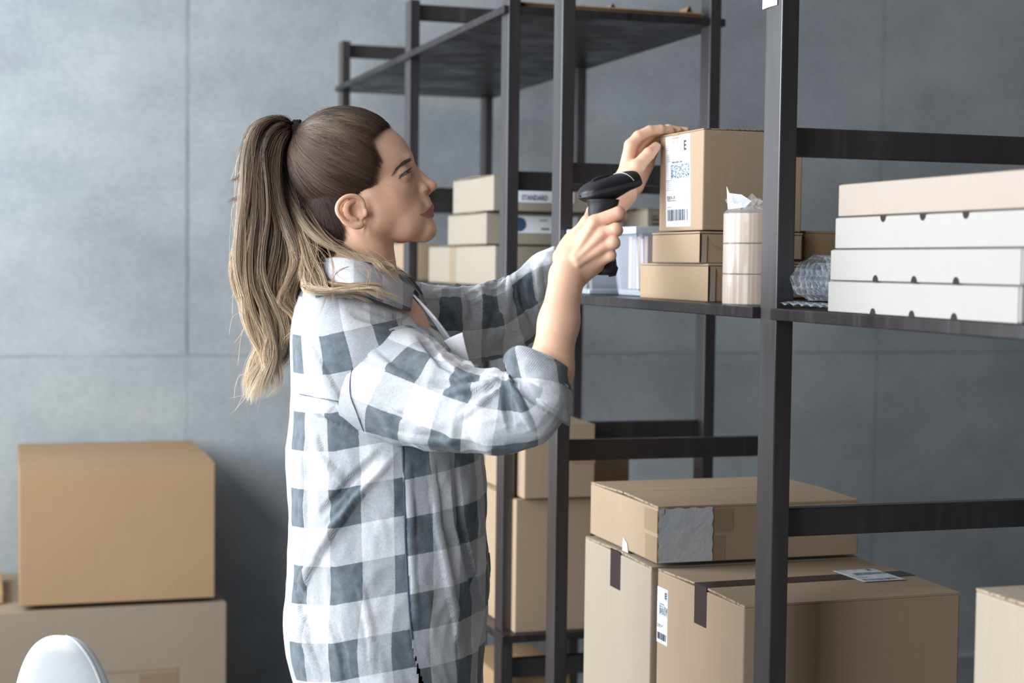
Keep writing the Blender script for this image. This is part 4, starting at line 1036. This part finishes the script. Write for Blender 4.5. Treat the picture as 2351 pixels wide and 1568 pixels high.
sheet([[(722, 612, 2.45), (770, 596, 2.52), (830, 598, 2.535), (880, 606, 2.52), (915, 618, 2.50), (945, 640, 2.48)],
       [(712, 630, 2.45), (765, 625, 2.55), (830, 628, 2.57), (890, 632, 2.555), (935, 642, 2.53), (965, 668, 2.50)],
       [(705, 655, 2.45), (760, 655, 2.56), (830, 660, 2.59), (900, 655, 2.585), (955, 668, 2.55), (980, 700, 2.51)]], 'collar', M['flannel'], shirt, .003, 40, 8, (1, 1, .03, .012))
# button placket running down the front, pocket flap
pk = on_tube(T1, [(960, 700), (1000, 750), (1040, 800)], .002)
sheet([[(948, 676, 2.405), (985, 722, 2.385), (1022, 780, 2.37), (1060, 860, 2.37)], [(962, 690, 2.385), (1003, 735, 2.365), (1043, 792, 2.352), (1078, 865, 2.355)]], 'placket', M['flannel'], shirt, .003, 30, 5, (1, 1, .047, .06))
sheet([[(1020, 782, 2.352), (1040, 772, 2.345), (1062, 763, 2.342)], [(1038, 806, 2.350), (1056, 805, 2.342), (1070, 800, 2.340)], [(1060, 834, 2.352), (1070, 834, 2.345), (1078, 830, 2.342)]], 'pocket_flap', plain('white_flannel', (.74, .75, .79), .9, .15, .05, 200), shirt, .003, 16, 5)
for bx, by in ((968, 700), (1030, 775)):
    q_ = on_tube(T1, [(bx, by)], .005)[0]; MB().lathe([(.001, .0), (.0052, .0), (.0055, .001), (.0052, .002), (.001, .002)], tuple(to_local(q_)), 16).build('button', plain('shirt_button', (.30, .32, .35), .3), shirt, True)
# ---- trousers and shoes (below the picture, standing on the floor)
def leg(D, dx):
    return [C3((885, 1500, 2.45), (890+dx*.5, 1560, (D+2.45)/2), .115, .11, .03), C3((890+dx*.5, 1600, D), (895+dx, 2200, D), .092, .062, .03), C3((895+dx, 2200, D), (880+dx, 2830, D), .060, .045, .02)]
TV, TQ = sdf_mesh(leg(2.36, 25)+leg(2.54, -25), .009)
npmesh('trousers', to_local(relax(TV, TQ, 2)), TQ[:, ::-1], plain('black_trousers', (.02, .02, .025), .85), person)
for D, dx in ((2.36, 25), (2.54, -25)):
    a = c2w(cp(880+dx, 2850, D)); b_ = a+np.array([.16, 0, 0]); m = MB()
    r_ = math.atan2(0, 1)
    pr = [(-.075, .038, .05), (-.05, .045, .07), (0, .047, .075), (.06, .05, .055), (.12, .048, .042), (.165, .035, .036), (.18, .012, .025)]
    rings = []
    for (xx, w_, h_) in pr:
        rings.append([m.bm.verts.new((a[0]-FOOT[0]+xx, a[1]-FOOT[1]+w_*math.cos(2*math.pi*k/20), max(0, (h_*.5+h_*.62*math.sin(2*math.pi*k/20))))) for k in range(20)])
    for A, B in zip(rings, rings[1:]):
        for k in range(20): m.bm.faces.new((A[k], A[(k+1) % 20], B[(k+1) % 20], B[k]))
    m.bm.faces.new(rings[0]); m.bm.faces.new(rings[-1]); m.build('shoe', plain('black_leather', (.03, .03, .03), .4), person, True)

# ================================================================== hair
def tint_mat(name, rough=.42, spec=.45):
    m, t, b, o = nt(name); a = N(t, 'Attribute'); a.attribute_name = 'tint'; L(t, a.outputs[0], b.inputs['Base Color'])
    b.inputs['Roughness'].default_value = rough; b.inputs['Specular IOR Level'].default_value = spec; return m
M['hair'] = tint_mat('hair_strands')
def strands(name, S, rad, cols, parent, mat=None):
    """S: (n,m,3) camera-frame points, rad (m,) or (n,m), cols (n,m,3)"""
    n, m_, _ = S.shape; T_ = np.gradient(S, axis=1); T_ /= np.linalg.norm(T_, axis=2, keepdims=True)+1e-9
    up = np.array([.3, .2, .93]); A = np.cross(T_, up); A /= np.linalg.norm(A, axis=2, keepdims=True)+1e-9; B_ = np.cross(T_, A)
    rr = np.broadcast_to(rad, (n, m_))[..., None]; V = []
    for k in range(3): a = 2*np.pi*k/3+.5; V.append(S+(A*math.cos(a)+B_*math.sin(a))*rr)
    V = np.stack(V, 2).reshape(-1, 3); i = np.arange(n)[:, None, None]*m_*3+np.arange(m_-1)[None, :, None]*3; k = np.arange(3)[None, None]
    Q = np.stack([i+k, i+(k+1) % 3, i+3+(k+1) % 3, i+3+k], -1).reshape(-1, 4)
    o = npmesh(name, to_local(V), Q, mat or M['hair'], parent, True); vcol(o.data, 'tint', np.repeat(cols.reshape(-1, 3), 3, 0)); return o
hr = np.random.RandomState(7)
SC = np.array([797, 372, 0.]); SR = np.array([124, 118, 105.])           # skull in head px
def hl_x(y): return np.interp(y, [240, 275, 296, 310, 338, 360, 380, 400, 427, 450, 466, 472, 515, 545, 590, 620], [912, 912, 904, 878, 854, 862, 872, 866, 861, 853, 842, 782, 782, 802, 826, 838])
def in_hair(P): # P head px (x,y,c)
    xi = P[..., 0]+.17*np.abs(P[..., 2])-.03*np.abs(P[..., 2])*.6; return P[..., 0]+.10*np.abs(P[..., 2]) < hl_x(P[..., 1]+(P[..., 2] > 0)*0)
TIE = np.array([683, 303, 0.])
def hpa(P): return HO+(P[..., :1]-850)*HK/math.cos(PSI)*HA+(450-P[..., 1:2])*HK*HU+P[..., 2:3]*HK*HC
# scalp cap
capops = [('u', Ell(hp(*SC), (SR+np.array([4, 5, 3]))*HK, HAX), .001), ('u', Cap(hp(778, 470, 0), hp(790, 560, 0), 70*HK, 52*HK), 20*HK)]
def cut(P):
    q = (P-HO) @ HAX.T/HK; X = q[..., 0]*math.cos(PSI)+850; Y = 450-q[..., 1]; C_ = np.abs(q[..., 2])
    return -((hl_x(Y)-5)-(X+.10*C_))*HK*.6
capops.append(('s', Fn(lambda P: -cut(P), hp(*SC), .3), 3*HK))
CV, CQ = sdf_mesh(capops, .0022)
hair = npmesh('hair', to_local(relax(CV, CQ, 2)), CQ[:, ::-1], plain('dark_hair_base', (.042, .027, .021), .6, .3, .25, 300), person)
hair['label'] = 'brown hair turning blond, tied in a high ponytail'
# combed strands over the scalp
n = 5200; z_ = hr.normal(size=(n*3, 3)); z_ /= np.linalg.norm(z_, axis=1, keepdims=True); P0_ = SC+z_*SR
ok = in_hair(P0_) & (P0_[:, 1] < 462); P0_ = P0_[ok][:n]
# dense row right on the hair line
yl_ = hr.uniform(262, 468, 2600); c_est = []
edge = []
for yy in yl_:
    xx = hl_x(yy)-hr.uniform(-7, 10); 
    c2 = 1-((xx-8-SC[0])/SR[0])**2-((yy-SC[1])/SR[1])**2
    if c2 > 0: edge.append((xx-.10*math.sqrt(c2)*SR[2], yy, math.sqrt(c2)*SR[2]*(1 if hr.rand() < .8 else -1)))
P0_ = np.vstack([P0_, edge])
nbase = len(P0_)-len(edge); m_ = 22; tt = np.linspace(0, 1, m_)
dirs = (P0_-SC)/SR; dirs /= np.linalg.norm(dirs, axis=1, keepdims=True); td = (TIE-SC)/SR; td /= np.linalg.norm(td)
om = np.arccos(np.clip(dirs @ td, -1, 1))[:, None]
S_ = (np.sin((1-tt)*om)[..., None]*dirs[:, None]+np.sin(tt*om)[..., None]*td)/np.sin(om)[..., None]
sag = np.sin(np.pi*tt)[None, :, None]*(np.array([0, .10, 0])+np.array([0, .05, .02])*np.sin(dirs[:, None, :1]*11+dirs[:, None, 2:3]*6))+np.sin(np.pi*tt)[None, :, None]*hr.normal(0, .012, (len(dirs), 1, 3))+0*np.sin(np.pi*tt)[None, :, None]*np.array([0, .10, 0])*(dirs[:, None, :1] > -.2)*np.clip(om/1.5, 0, 1)[..., None]   # swept slightly low before rising
S_ = S_+sag; S_ /= np.linalg.norm(S_, axis=2, keepdims=True)
lift = 1.035+.02*tt+hr.uniform(-.006, .024, (len(S_), 1))+.013*np.sin(tt*8+2.5*np.sin(dirs[:, 2:3]*7)+dirs[:, 1:2]*9)
lift = lift*np.clip(.985+tt*.35, 0, 1.0)
S_ = SC+S_*SR*lift[..., None]; f_ = np.clip((tt-.86)/.14, 0, 1)[None, :, None]; S_ = S_*(1-f_*.0)+0
conv = np.clip((tt-.80)/.2, 0, 1)[None, :, None]**1.5; off_ = hr.normal(size=(len(S_), 1, 3))*np.array([3, 6, 5.5]); S_ = S_*(1-conv)+(TIE+off_)*conv
clump = np.floor((np.arctan2(dirs[:, 2], dirs[:, 1])*10+dirs[:, 0]*3)); cr_ = np.random.RandomState(3).rand(400); lg = cr_[(np.abs(clump).astype(int)*7) % 400]
base = np.array([.060, .037, .029]); hi = np.array([.29, .19, .125])
mixv = np.clip(.10+.28*lg+hr.normal(0, .13, len(S_)), 0, 1)[:, None, None]*(.55+.45*np.sin(np.pi*tt))[None, :, None]
cols = base*(1-mixv)+hi*mixv+0*S_
# nape hair combed up from the neck
nn_ = 2300; yy = hr.uniform(425, 612, nn_); sgn = np.where(hr.rand(nn_) < .75, 1, -1); fr = hr.rand(nn_)**.8
xr_ = hl_x(yy)-4-fr*np.interp(yy, [430, 520, 612], [130, 95, 80]); hw_ = np.interp(yy, [430, 480, 560, 612], [92, 78, 62, 58])
cx_ = np.interp(yy, [430, 480, 560, 612], [797, 790, 790, 800]); rx_ = np.interp(yy, [430, 480, 560, 612], [110, 84, 66, 62])
cc_ = sgn*hw_*np.sqrt(np.clip(1-((xr_-cx_)/rx_)**2, 0, 1))*1.04
R0 = np.stack([xr_, yy, cc_], 1); w1 = (tt**.9)[None, :, None]
mid_ = np.stack([np.interp(yy, [430, 612], [735, 722]), np.interp(yy, [430, 612], [390, 440]), cc_*.75], 1)
Sn = R0[:, None]*(1-w1)**2+2*mid_[:, None]*w1*(1-w1)+(TIE+hr.normal(size=(nn_, 1, 3))*np.array([3, 6, 5.5]))*w1**2
kk = np.linalg.norm((Sn-SC)/SR, axis=2, keepdims=True); Sn = np.where(kk < 1.052, SC+(Sn-SC)*1.052/kk, Sn)+hr.normal(0, 1.0, (nn_, 1, 3))
kk2 = (1-np.clip((tt-.8)/.2, 0, 1))[None, :, None]; Sn = Sn*kk2+(TIE+hr.normal(size=(nn_, 1, 3))*np.array([3, 6, 5.5]))*(1-kk2)
S_ = np.vstack([S_, Sn]); mn = np.clip(.05+hr.normal(0, .12, nn_), 0, .6)[:, None, None]; cols = np.vstack([cols, base*(1-mn)+hi*mn+0*Sn])
strands('combed_hair', hpa(S_), np.where(np.arange(len(S_))[:, None] < nbase, .00042*np.clip(tt*8+.25, 0, 1)[None], .00040*np.clip(tt*3+.12, 0, 1)[None]), cols, hair)
# ponytail
G = [[(676, 290, 0), (648, 272, 0), (612, 276, .01), (582, 305, .01), (568, 370, 0), (566, 450, .0), (557, 540, .0), (550, 620, 0), (566, 695, 0), (590, 760, 0), (606, 815, .0), (592, 875, .0), (580, 930, 0)],
     [(676, 296, 0), (648, 283, 0), (618, 300, .0), (600, 345, .0), (598, 420, .0), (600, 500, 0), (592, 580, 0), (588, 650, 0), (610, 715, 0), (628, 770, 0), (632, 825, 0), (612, 880, 0), (592, 925, 0)],
     [(676, 303, 0), (655, 298, 0), (636, 325, .0), (626, 385, .0), (632, 460, 0), (642, 530, .0), (636, 600, 0), (628, 660, 0), (640, 710, 0), (655, 745, 0), (652, 790, 0), (640, 830, 0), (628, 870, 0)],
     [(676, 309, 0), (656, 312, 0), (640, 345, 0), (642, 405, 0), (655, 470, 0), (676, 535, .01), (692, 590, .02), (680, 645, .03), (672, 690, .03), (690, 715, .03), (688, 740, .03), (676, 765, .03), (664, 790, .02)],
     [(676, 313, 0), (658, 320, 0), (645, 353, 0), (649, 408, 0), (668, 470, .01), (690, 525, .03), (712, 575, .06), (716, 625, .09), (722, 660, .13), (770, 668, .150), (820, 664, .158), (868, 676, .150), (915, 694, .118)],
     [(676, 316, 0), (660, 325, 0), (650, 357, 0), (658, 408, 0), (682, 462, .01), (712, 512, .04), (750, 552, .07), (795, 578, .078), (838, 594, .084), (875, 606, .088), (905, 618, .09), (930, 632, .08), (950, 650, .06)]]
G = np.array([crom(g_, 3) for g_ in G]); m_ = G.shape[1]; tt = np.linspace(0, 1, m_)
wts = [1.1, 1.2, 1.1, .9, .60, .20]
S_, cols, rads = [], [], []
nc = 200; light = np.array([.80, .65, .45]); gold = np.array([.39, .255, .148]); darkc = np.array([.11, .066, .045])
for ci in range(nc):
    gi = hr.choice(6, p=np.array(wts)/sum(wts)); w_ = np.clip(gi+hr.normal(0, .36), 0, 5); a_ = int(min(w_, 4)); f_ = w_-a_
    if a_ >= 3 and f_ > .25 and f_ < .8: f_ = round(f_)
    g_ = G[a_]*(1-f_)+G[a_+1]*f_
    dz = hr.uniform(-.038, .040)*(1 if a_ < 3 else .35); ph = hr.uniform(0, 6.28); am = hr.uniform(5, 24); lenf = 1-.42*hr.rand()**1.3 if a_ < 4 else hr.uniform(.75, 1.0)
    cl = hr.rand(); clc = hr.rand(); ns_ = int(hr.uniform(28, 78)) if a_ < 4 else 36
    fq = hr.uniform(11, 19); wx = am*np.clip(tt-.18, 0, 1)*np.sin(tt*fq+ph)*1.5+am*.9*np.clip(tt-.5, 0, 1)*np.sin(tt*(fq+9)+ph*3)*1.6+hr.normal(0, 7)*np.sin(tt*np.pi)*np.clip(tt*3, 0, 1)+am*.4*np.sin(tt*5+ph*2)*np.clip(tt*3, 0, 1); wy = am*.3*np.clip(tt-.3, 0, 1)*np.cos(tt*13+ph)
    fan = np.clip(tt/.12, 0, 1)**.7*(1-.45*np.clip((tt-.75)/.25, 0, 1))
    for k in range(ns_):
        cs_ = 2.2+2.6*cl; o1, o2, o3 = hr.normal(0, cs_), hr.normal(0, cs_), hr.normal(0, .0026); tq = tt*lenf*hr.uniform(.93, 1.0)
        ip = lambda arr: np.interp(tq, tt, arr)
        xx = ip(g_[:, 0]+wx)+o1*fan+hr.normal(0, 5)*tt**2; yy = ip(g_[:, 1]+wy)+o2*fan*.6; zz = ip(g_[:, 2])+dz*fan+o3
        P_ = np.stack([(xx-1175.5)*(2.45-zz)/FPX, -(yy-784)*(2.45-zz)/FPX, -(2.45-zz)], 1); S_.append(P_)
        b0 = np.clip((tq-.08-.22*cl)/.50, 0, 1)[:, None]; b1 = np.clip((tq-.46-.22*cl)/.42, 0, 1)[:, None]; c_ = darkc*(1-b0)+gold*b0; c_ = c_*(1-b1*.85)+light*b1*.85
        st = hr.rand(); 
        if clc < .28: c_ = c_*.5+light*.5*np.clip(.25+tq[:, None], 0, 1)
        elif clc > .75: c_ = c_*.62
        if st < .10: c_ = c_*.6+light*.4*np.clip(.35+tq[:, None], 0, 1)
        cols.append(c_*hr.uniform(.85, 1.15)); rads.append(.00028*np.clip((1-tt)*7+.25, 0, 1))
strands('ponytail', np.array(S_), np.array(rads), np.array(cols), hair)
# loose flyaway hairs
S_, cols = [], []; m_ = 16; tt = np.linspace(0, 1, m_)
def fly(p, q, bend, D0, D1, col): 
    p, q = np.array(p, float), np.array(q, float); nrm = np.array([-(q-p)[1], (q-p)[0]])/np.hypot(*(q-p)); X = p+(q-p)*tt[:, None]+nrm*(np.sin(np.pi*tt)*bend+np.sin(tt*7)*bend*.15)[:, None]; D = D0+(D1-D0)*tt
    S_.append(np.stack([(X[:, 0]-1175.5)*D/FPX, -(X[:, 1]-784)*D/FPX, -D], 1)); cols.append(np.tile(col, (m_, 1)))
for k in range(46):
    y0 = hr.uniform(300, 880); x0 = 560+hr.uniform(0, 30); fly((x0, y0), (x0-hr.uniform(-10, 45), y0+hr.uniform(30, 140)), hr.uniform(-25, 25), 2.45, 2.45+hr.uniform(-.03, .03), gold if hr.rand() < .4 else light)
for k in range(30):
    a = hr.uniform(-2.9, -1.0); x0, y0 = 797+130*math.cos(a), 372+121*math.sin(a); fly((x0, y0), (x0-hr.uniform(10, 45), y0-hr.uniform(-2, 9)), hr.uniform(-6, 6), 2.45, 2.45, darkc*1.5)
for k in range(26):
    x0 = hr.uniform(700, 840); fly((x0, hr.uniform(540, 600)), (x0+hr.uniform(20, 90), hr.uniform(590, 660)), hr.uniform(-14, 14), 2.37, 2.32, gold)
for (p, q, bd) in (((575, 400), (525, 418), 6), ((578, 445), (522, 465), 5)):   # two stray tufts
    for k in range(26): fly((p[0]+hr.normal(0, 3), p[1]+hr.normal(0, 4)), (q[0]+hr.uniform(-4, 26), q[1]+hr.normal(0, 3)), bd+hr.normal(0, 2), 2.44, 2.44, darkc*2.2)
for (p, q, bd, D0, D1) in (((800, 612), (770, 690), 22, 2.31, 2.30), ((812, 612), (838, 665), -26, 2.31, 2.295), ((745, 560), (728, 720), -26, 2.36, 2.30), ((700, 600), (662, 820), 20, 2.42, 2.43), ((838, 470), (832, 545), -7, 2.375, 2.385)):
    for k in range(7): fly((p[0]+hr.normal(0, 1.5), p[1]), (q[0]+hr.normal(0, 2.5), q[1]+hr.normal(0, 6)), bd+hr.normal(0, 1.5), D0, D1, gold)
strands('loose_hair', np.array(S_), (.00022*np.clip((1-tt)*5+.2, 0, 1))[None], np.array(cols), hair)
# elastic hair tie: three twisted turns
m = MB()
for k in range(3):
    px0 = 675+k*6.0
    ring = [tuple(to_local(cp(px0+1.5*math.sin(3*a+k), 302, 2.45)+np.array([0.0022*math.sin(a), math.cos(a)*(.0155), math.sin(a)*.0165]))) for a in np.linspace(0, 2*np.pi, 40)]
    m.tube(ring, .0026, 8, cap=False)
m.build('hair_tie', plain('black_elastic', (.012, .013, .016), .8, .2), hair, True)
# brow and lashes on the skin
BPX = 1175.5+BV[:, 0]*FPX/-BV[:, 2]; BPY = 784-BV[:, 1]*FPX/-BV[:, 2]; NEARB = (BV[:, 2] > -2.47) & (BPX > 860)
def skin_at(px, py, off=.0006):
    dd = (BPX-px)**2+(BPY-py)**2; idx = np.where(NEARB & (dd < 12))[0]
    if len(idx) == 0: idx = [np.argmin(dd+np.where(NEARB, 0, 1e6))]
    z = BV[idx, 2].max(); return cp(px, py, -(z+off))
S_, cols = [], []; bl = crom([(902, 400), (911, 387), (922, 377), (934, 370), (946, 366)], 10); bw_ = np.interp(np.linspace(0, 1, len(bl)), [0, .3, .75, 1], [.7, 1.8, 3.8, 3.6])
for k in range(230):
    f = hr.uniform(0, 1)**.75; i = f*(len(bl)-1); b0 = bl[int(i)]; tdir = bl[min(int(i)+1, len(bl)-1)]-bl[max(int(i)-1, 0)]; tdir /= np.hypot(*tdir); nn = np.array([tdir[1], -tdir[0]]); w_ = bw_[int(i)]
    s0 = b0+nn*hr.uniform(-1, 1)*w_; s1 = s0-tdir*hr.uniform(5, 9)+nn*hr.uniform(-1, 1.5)
    a, b_ = skin_at(*s0, .0002), skin_at(*s1, .0006); S_.append(np.array([a, (a+b_)/2+np.array([0, 0, .0004]), b_])); cols.append(np.tile([.11, .07, .05], (3, 1)))
strands('eyebrow', np.array(S_), np.array([.00018, .00016, .00005])[None], np.array(cols), person)
S_, cols = [], []
ll = crom([(914, 411), (920, 402), (929, 395), (937, 391)], 8)
for k in range(80):
    f = hr.uniform(0, 1); p = ll[int(f*(len(ll)-1))]; a = skin_at(p[0], p[1], .0006); ln = hr.uniform(.005, .009)
    dr = np.array([.62+f*.3, .30-.1*(1-f), .35-.2*f]); dr /= np.linalg.norm(dr); S_.append(np.array([a, a+dr*ln*.5, a+dr*ln+np.array([0, ln*.35, 0])])); cols.append(np.tile([.008, .006, .006], (3, 1)))
strands('eyelashes', np.array(S_), np.array([.00024, .00018, .00005])[None], np.array(cols), person)

# ================================================================== barcode scanner held in the near hand
sA = cp(1385, 470, 2.262); sroot = empty('barcode_scanner', c2w(cp(1390, 632, 2.26)), 0, 'black handheld barcode scanner in the hand of the woman, aimed at the labelled carton', 'scanner')
SRO = np.array(sroot.location)
def sl(P): return c2w(P)-SRO
M['black_plastic'] = plain('black_plastic', (.016, .016, .018), .33, .45); M['black_soft'] = plain('black_soft_plastic', (.018, .018, .021), .5, .35)
YW_ = math.radians(30); ax = np.array([math.cos(YW_), .25, -math.sin(YW_)]); ax /= np.linalg.norm(ax); lt = np.array([math.sin(YW_), 0, math.cos(YW_)]); upv = np.cross(lt, ax); upv /= np.linalg.norm(upv)
if upv[1] < 0: upv = -upv
O0 = cp(1336, 449, 2.262); LEN = .0865
prof = [(-.03, 3, 1.5, 2), (.0, 12, 5, 5), (.05, 18, 9, 8), (.14, 23, 13.5, 12), (.28, 26, 16.5, 15), (.45, 27, 17.5, 17), (.62, 26, 17.5, 14), (.78, 25, 18, 10), (.92, 24, 18.5, 8), (1.0, 23.5, 17.5, 7)]
def shead(top, grow=0, s0=None):
    K = crom(prof, 6); n = 24; rings = []
    for k in K:
        sgn = 1 if top else -1; h_ = k[2] if top else k[3]; r = []
        for j in range(n+1):
            a = math.pi*j/n; cx, sy = math.cos(a), math.sin(a); r.append(O0+ax*k[0]*LEN+lt*(k[1]*.001+grow)*np.sign(cx)*abs(cx)**.75+upv*sgn*(h_*.001+grow)*abs(sy)**.8)
        rings.append(r)
    P = np.array(rings); m_, n_ = P.shape[:2]; i, j = np.meshgrid(np.arange(m_-1), np.arange(n_-1), indexing='ij'); a = i*n_+j; Q = np.stack([a, a+1, a+n_+1, a+n_], -1).reshape(-1, 4)
    F = [tuple(q) for q in Q]; F.append(tuple(np.arange(n_)+(m_-1)*n_)); F.append(tuple(np.arange(n_)[::-1]))
    F += [((i+1)*n_, (i+1)*n_+n_-1, i*n_+n_-1, i*n_) for i in range(m_-1)]
    return P, F
P, F = shead(True); pyd('upper_shell', sl(P.reshape(-1, 3)), F, M['black_plastic'], sroot, True).data.set_sharp_from_angle(angle=.7)
P, F = shead(False); pyd('lower_shell', sl(P.reshape(-1, 3)), F, M['black_soft'], sroot, True).data.set_sharp_from_angle(angle=.7)
K = crom(prof, 6); rim = [O0+ax*k[0]*LEN+lt*(k[1]*.001+.0006) for k in K]; rim2 = [O0+ax*k[0]*LEN-lt*(k[1]*.001+.0006) for k in K]
m = MB(); lp = rim2[::-1]+rim
V0 = [m.bm.verts.new(sl(p-upv*.0028+0*ax)) for p in lp]; V1 = [m.bm.verts.new(sl(p+upv*.0024)) for p in lp]; V2 = [m.bm.verts.new(sl(O0+ax*.04+(p-O0-ax*.04)*.96+upv*.0030)) for p in lp]; V3 = [m.bm.verts.new(sl(O0+ax*.04+(p-O0-ax*.04)*.94-upv*.0034)) for p in lp]
for A, B in ((V3, V0), (V0, V1), (V1, V2)):
    for i in range(len(lp)-1): m.bm.faces.new((A[i], A[i+1], B[i+1], B[i]))
m.build('rim_band', plain('rim_plastic', (.035, .037, .042), .38, .6), sroot, True)  # paler than the shells: rim highlight put into the base colour
def arc(s_, off, a0=.05, a1=.62, n=18):
    k = np.array([np.interp(s_, [p[0] for p in prof], [p[i] for p in prof]) for i in range(4)]); o = []
    for j in range(n+1):
        a = math.pi*(a0+(a1-a0)*j/n); o.append(O0+ax*(s_-.10*math.sin(a))*LEN+lt*(k[1]*.001+off)*math.copysign(abs(math.cos(a))**.75, math.cos(a))+upv*(k[2]*.001+off)*abs(math.sin(a))**.8)
    return o
MB().tube([tuple(sl(p)) for p in arc(.86, .0003)], .0007, 6).build('trim_line', plain('light_trim', (.45, .47, .5), .3), sroot, True)
bt = [O0+ax*s_*LEN+upv*(np.interp(s_, [p[0] for p in prof], [p[2] for p in prof])*.001+.0004)+lt*.004 for s_ in (.22, .32, .44, .55)]
m = MB(); m.tube([tuple(sl(p)) for p in bt], [.0025, .0035, .0035, .0022], 10); m.build('top_button', M['black_soft'], sroot, True)
fe = O0+ax*LEN; m = MB(); m.poly([tuple(sl(fe+ax*.0006+lt*a*.019+upv*b_)) for a, b_ in ((-1, -.004), (1, -.004), (.9, .013), (-.9, .013))]).build('scan_window', plain('dark_red_glass', (.06, .01, .012), .05, .6), sroot)
# neck and grip
gp = [(1384, 459, 23, 18), (1384, 472, 20.5, 17), (1379, 484, 17.5, 16), (1378, 500, 16, 15.5), (1381, 530, 15.5, 15), (1386, 560, 15, 15), (1390, 590, 14.5, 15), (1391, 610, 15, 15.5), (1391, 625, 14, 15.5), (1391, 631, 12, 13.5)]
K = crom(gp, 5); rings = []
for k in K:
    c = cp(k[0], k[1], 2.263); rings.append([c+np.array([math.cos(a)*k[2]*.001, 0, math.sin(a)*k[3]*.001]) for a in np.linspace(0, 2*np.pi, 29)[:-1]])
P = np.array(rings); m_, n_ = P.shape[:2]; F = [(i*n_+j, i*n_+(j+1) % n_, (i+1)*n_+(j+1) % n_, (i+1)*n_+j) for i in range(m_-1) for j in range(n_)]+[tuple(np.arange(n_)+(m_-1)*n_), tuple(np.arange(n_)[::-1])]
pyd('grip', sl(P.reshape(-1, 3)), F, M['black_soft'], sroot, True)
m = MB(); m.tube([tuple(sl(cp(x_, y_, D))) for x_, y_, D in ((1405, 606, 2.262), (1409, 616, 2.262), (1406, 626, 2.262), (1396, 630, 2.262))], [.005, .0065, .0065, .004], 12).build('grip_base_lip', M['black_soft'], sroot, True)
m = MB(); m.tube([tuple(sl(cp(x_, y_, D))) for x_, y_, D in ((1408, 466, 2.262), (1403, 480, 2.262), (1402, 495, 2.262), (1404, 508, 2.262))], [.004, .005, .005, .003], 10).build('trigger', M['black_plastic'], sroot, True)
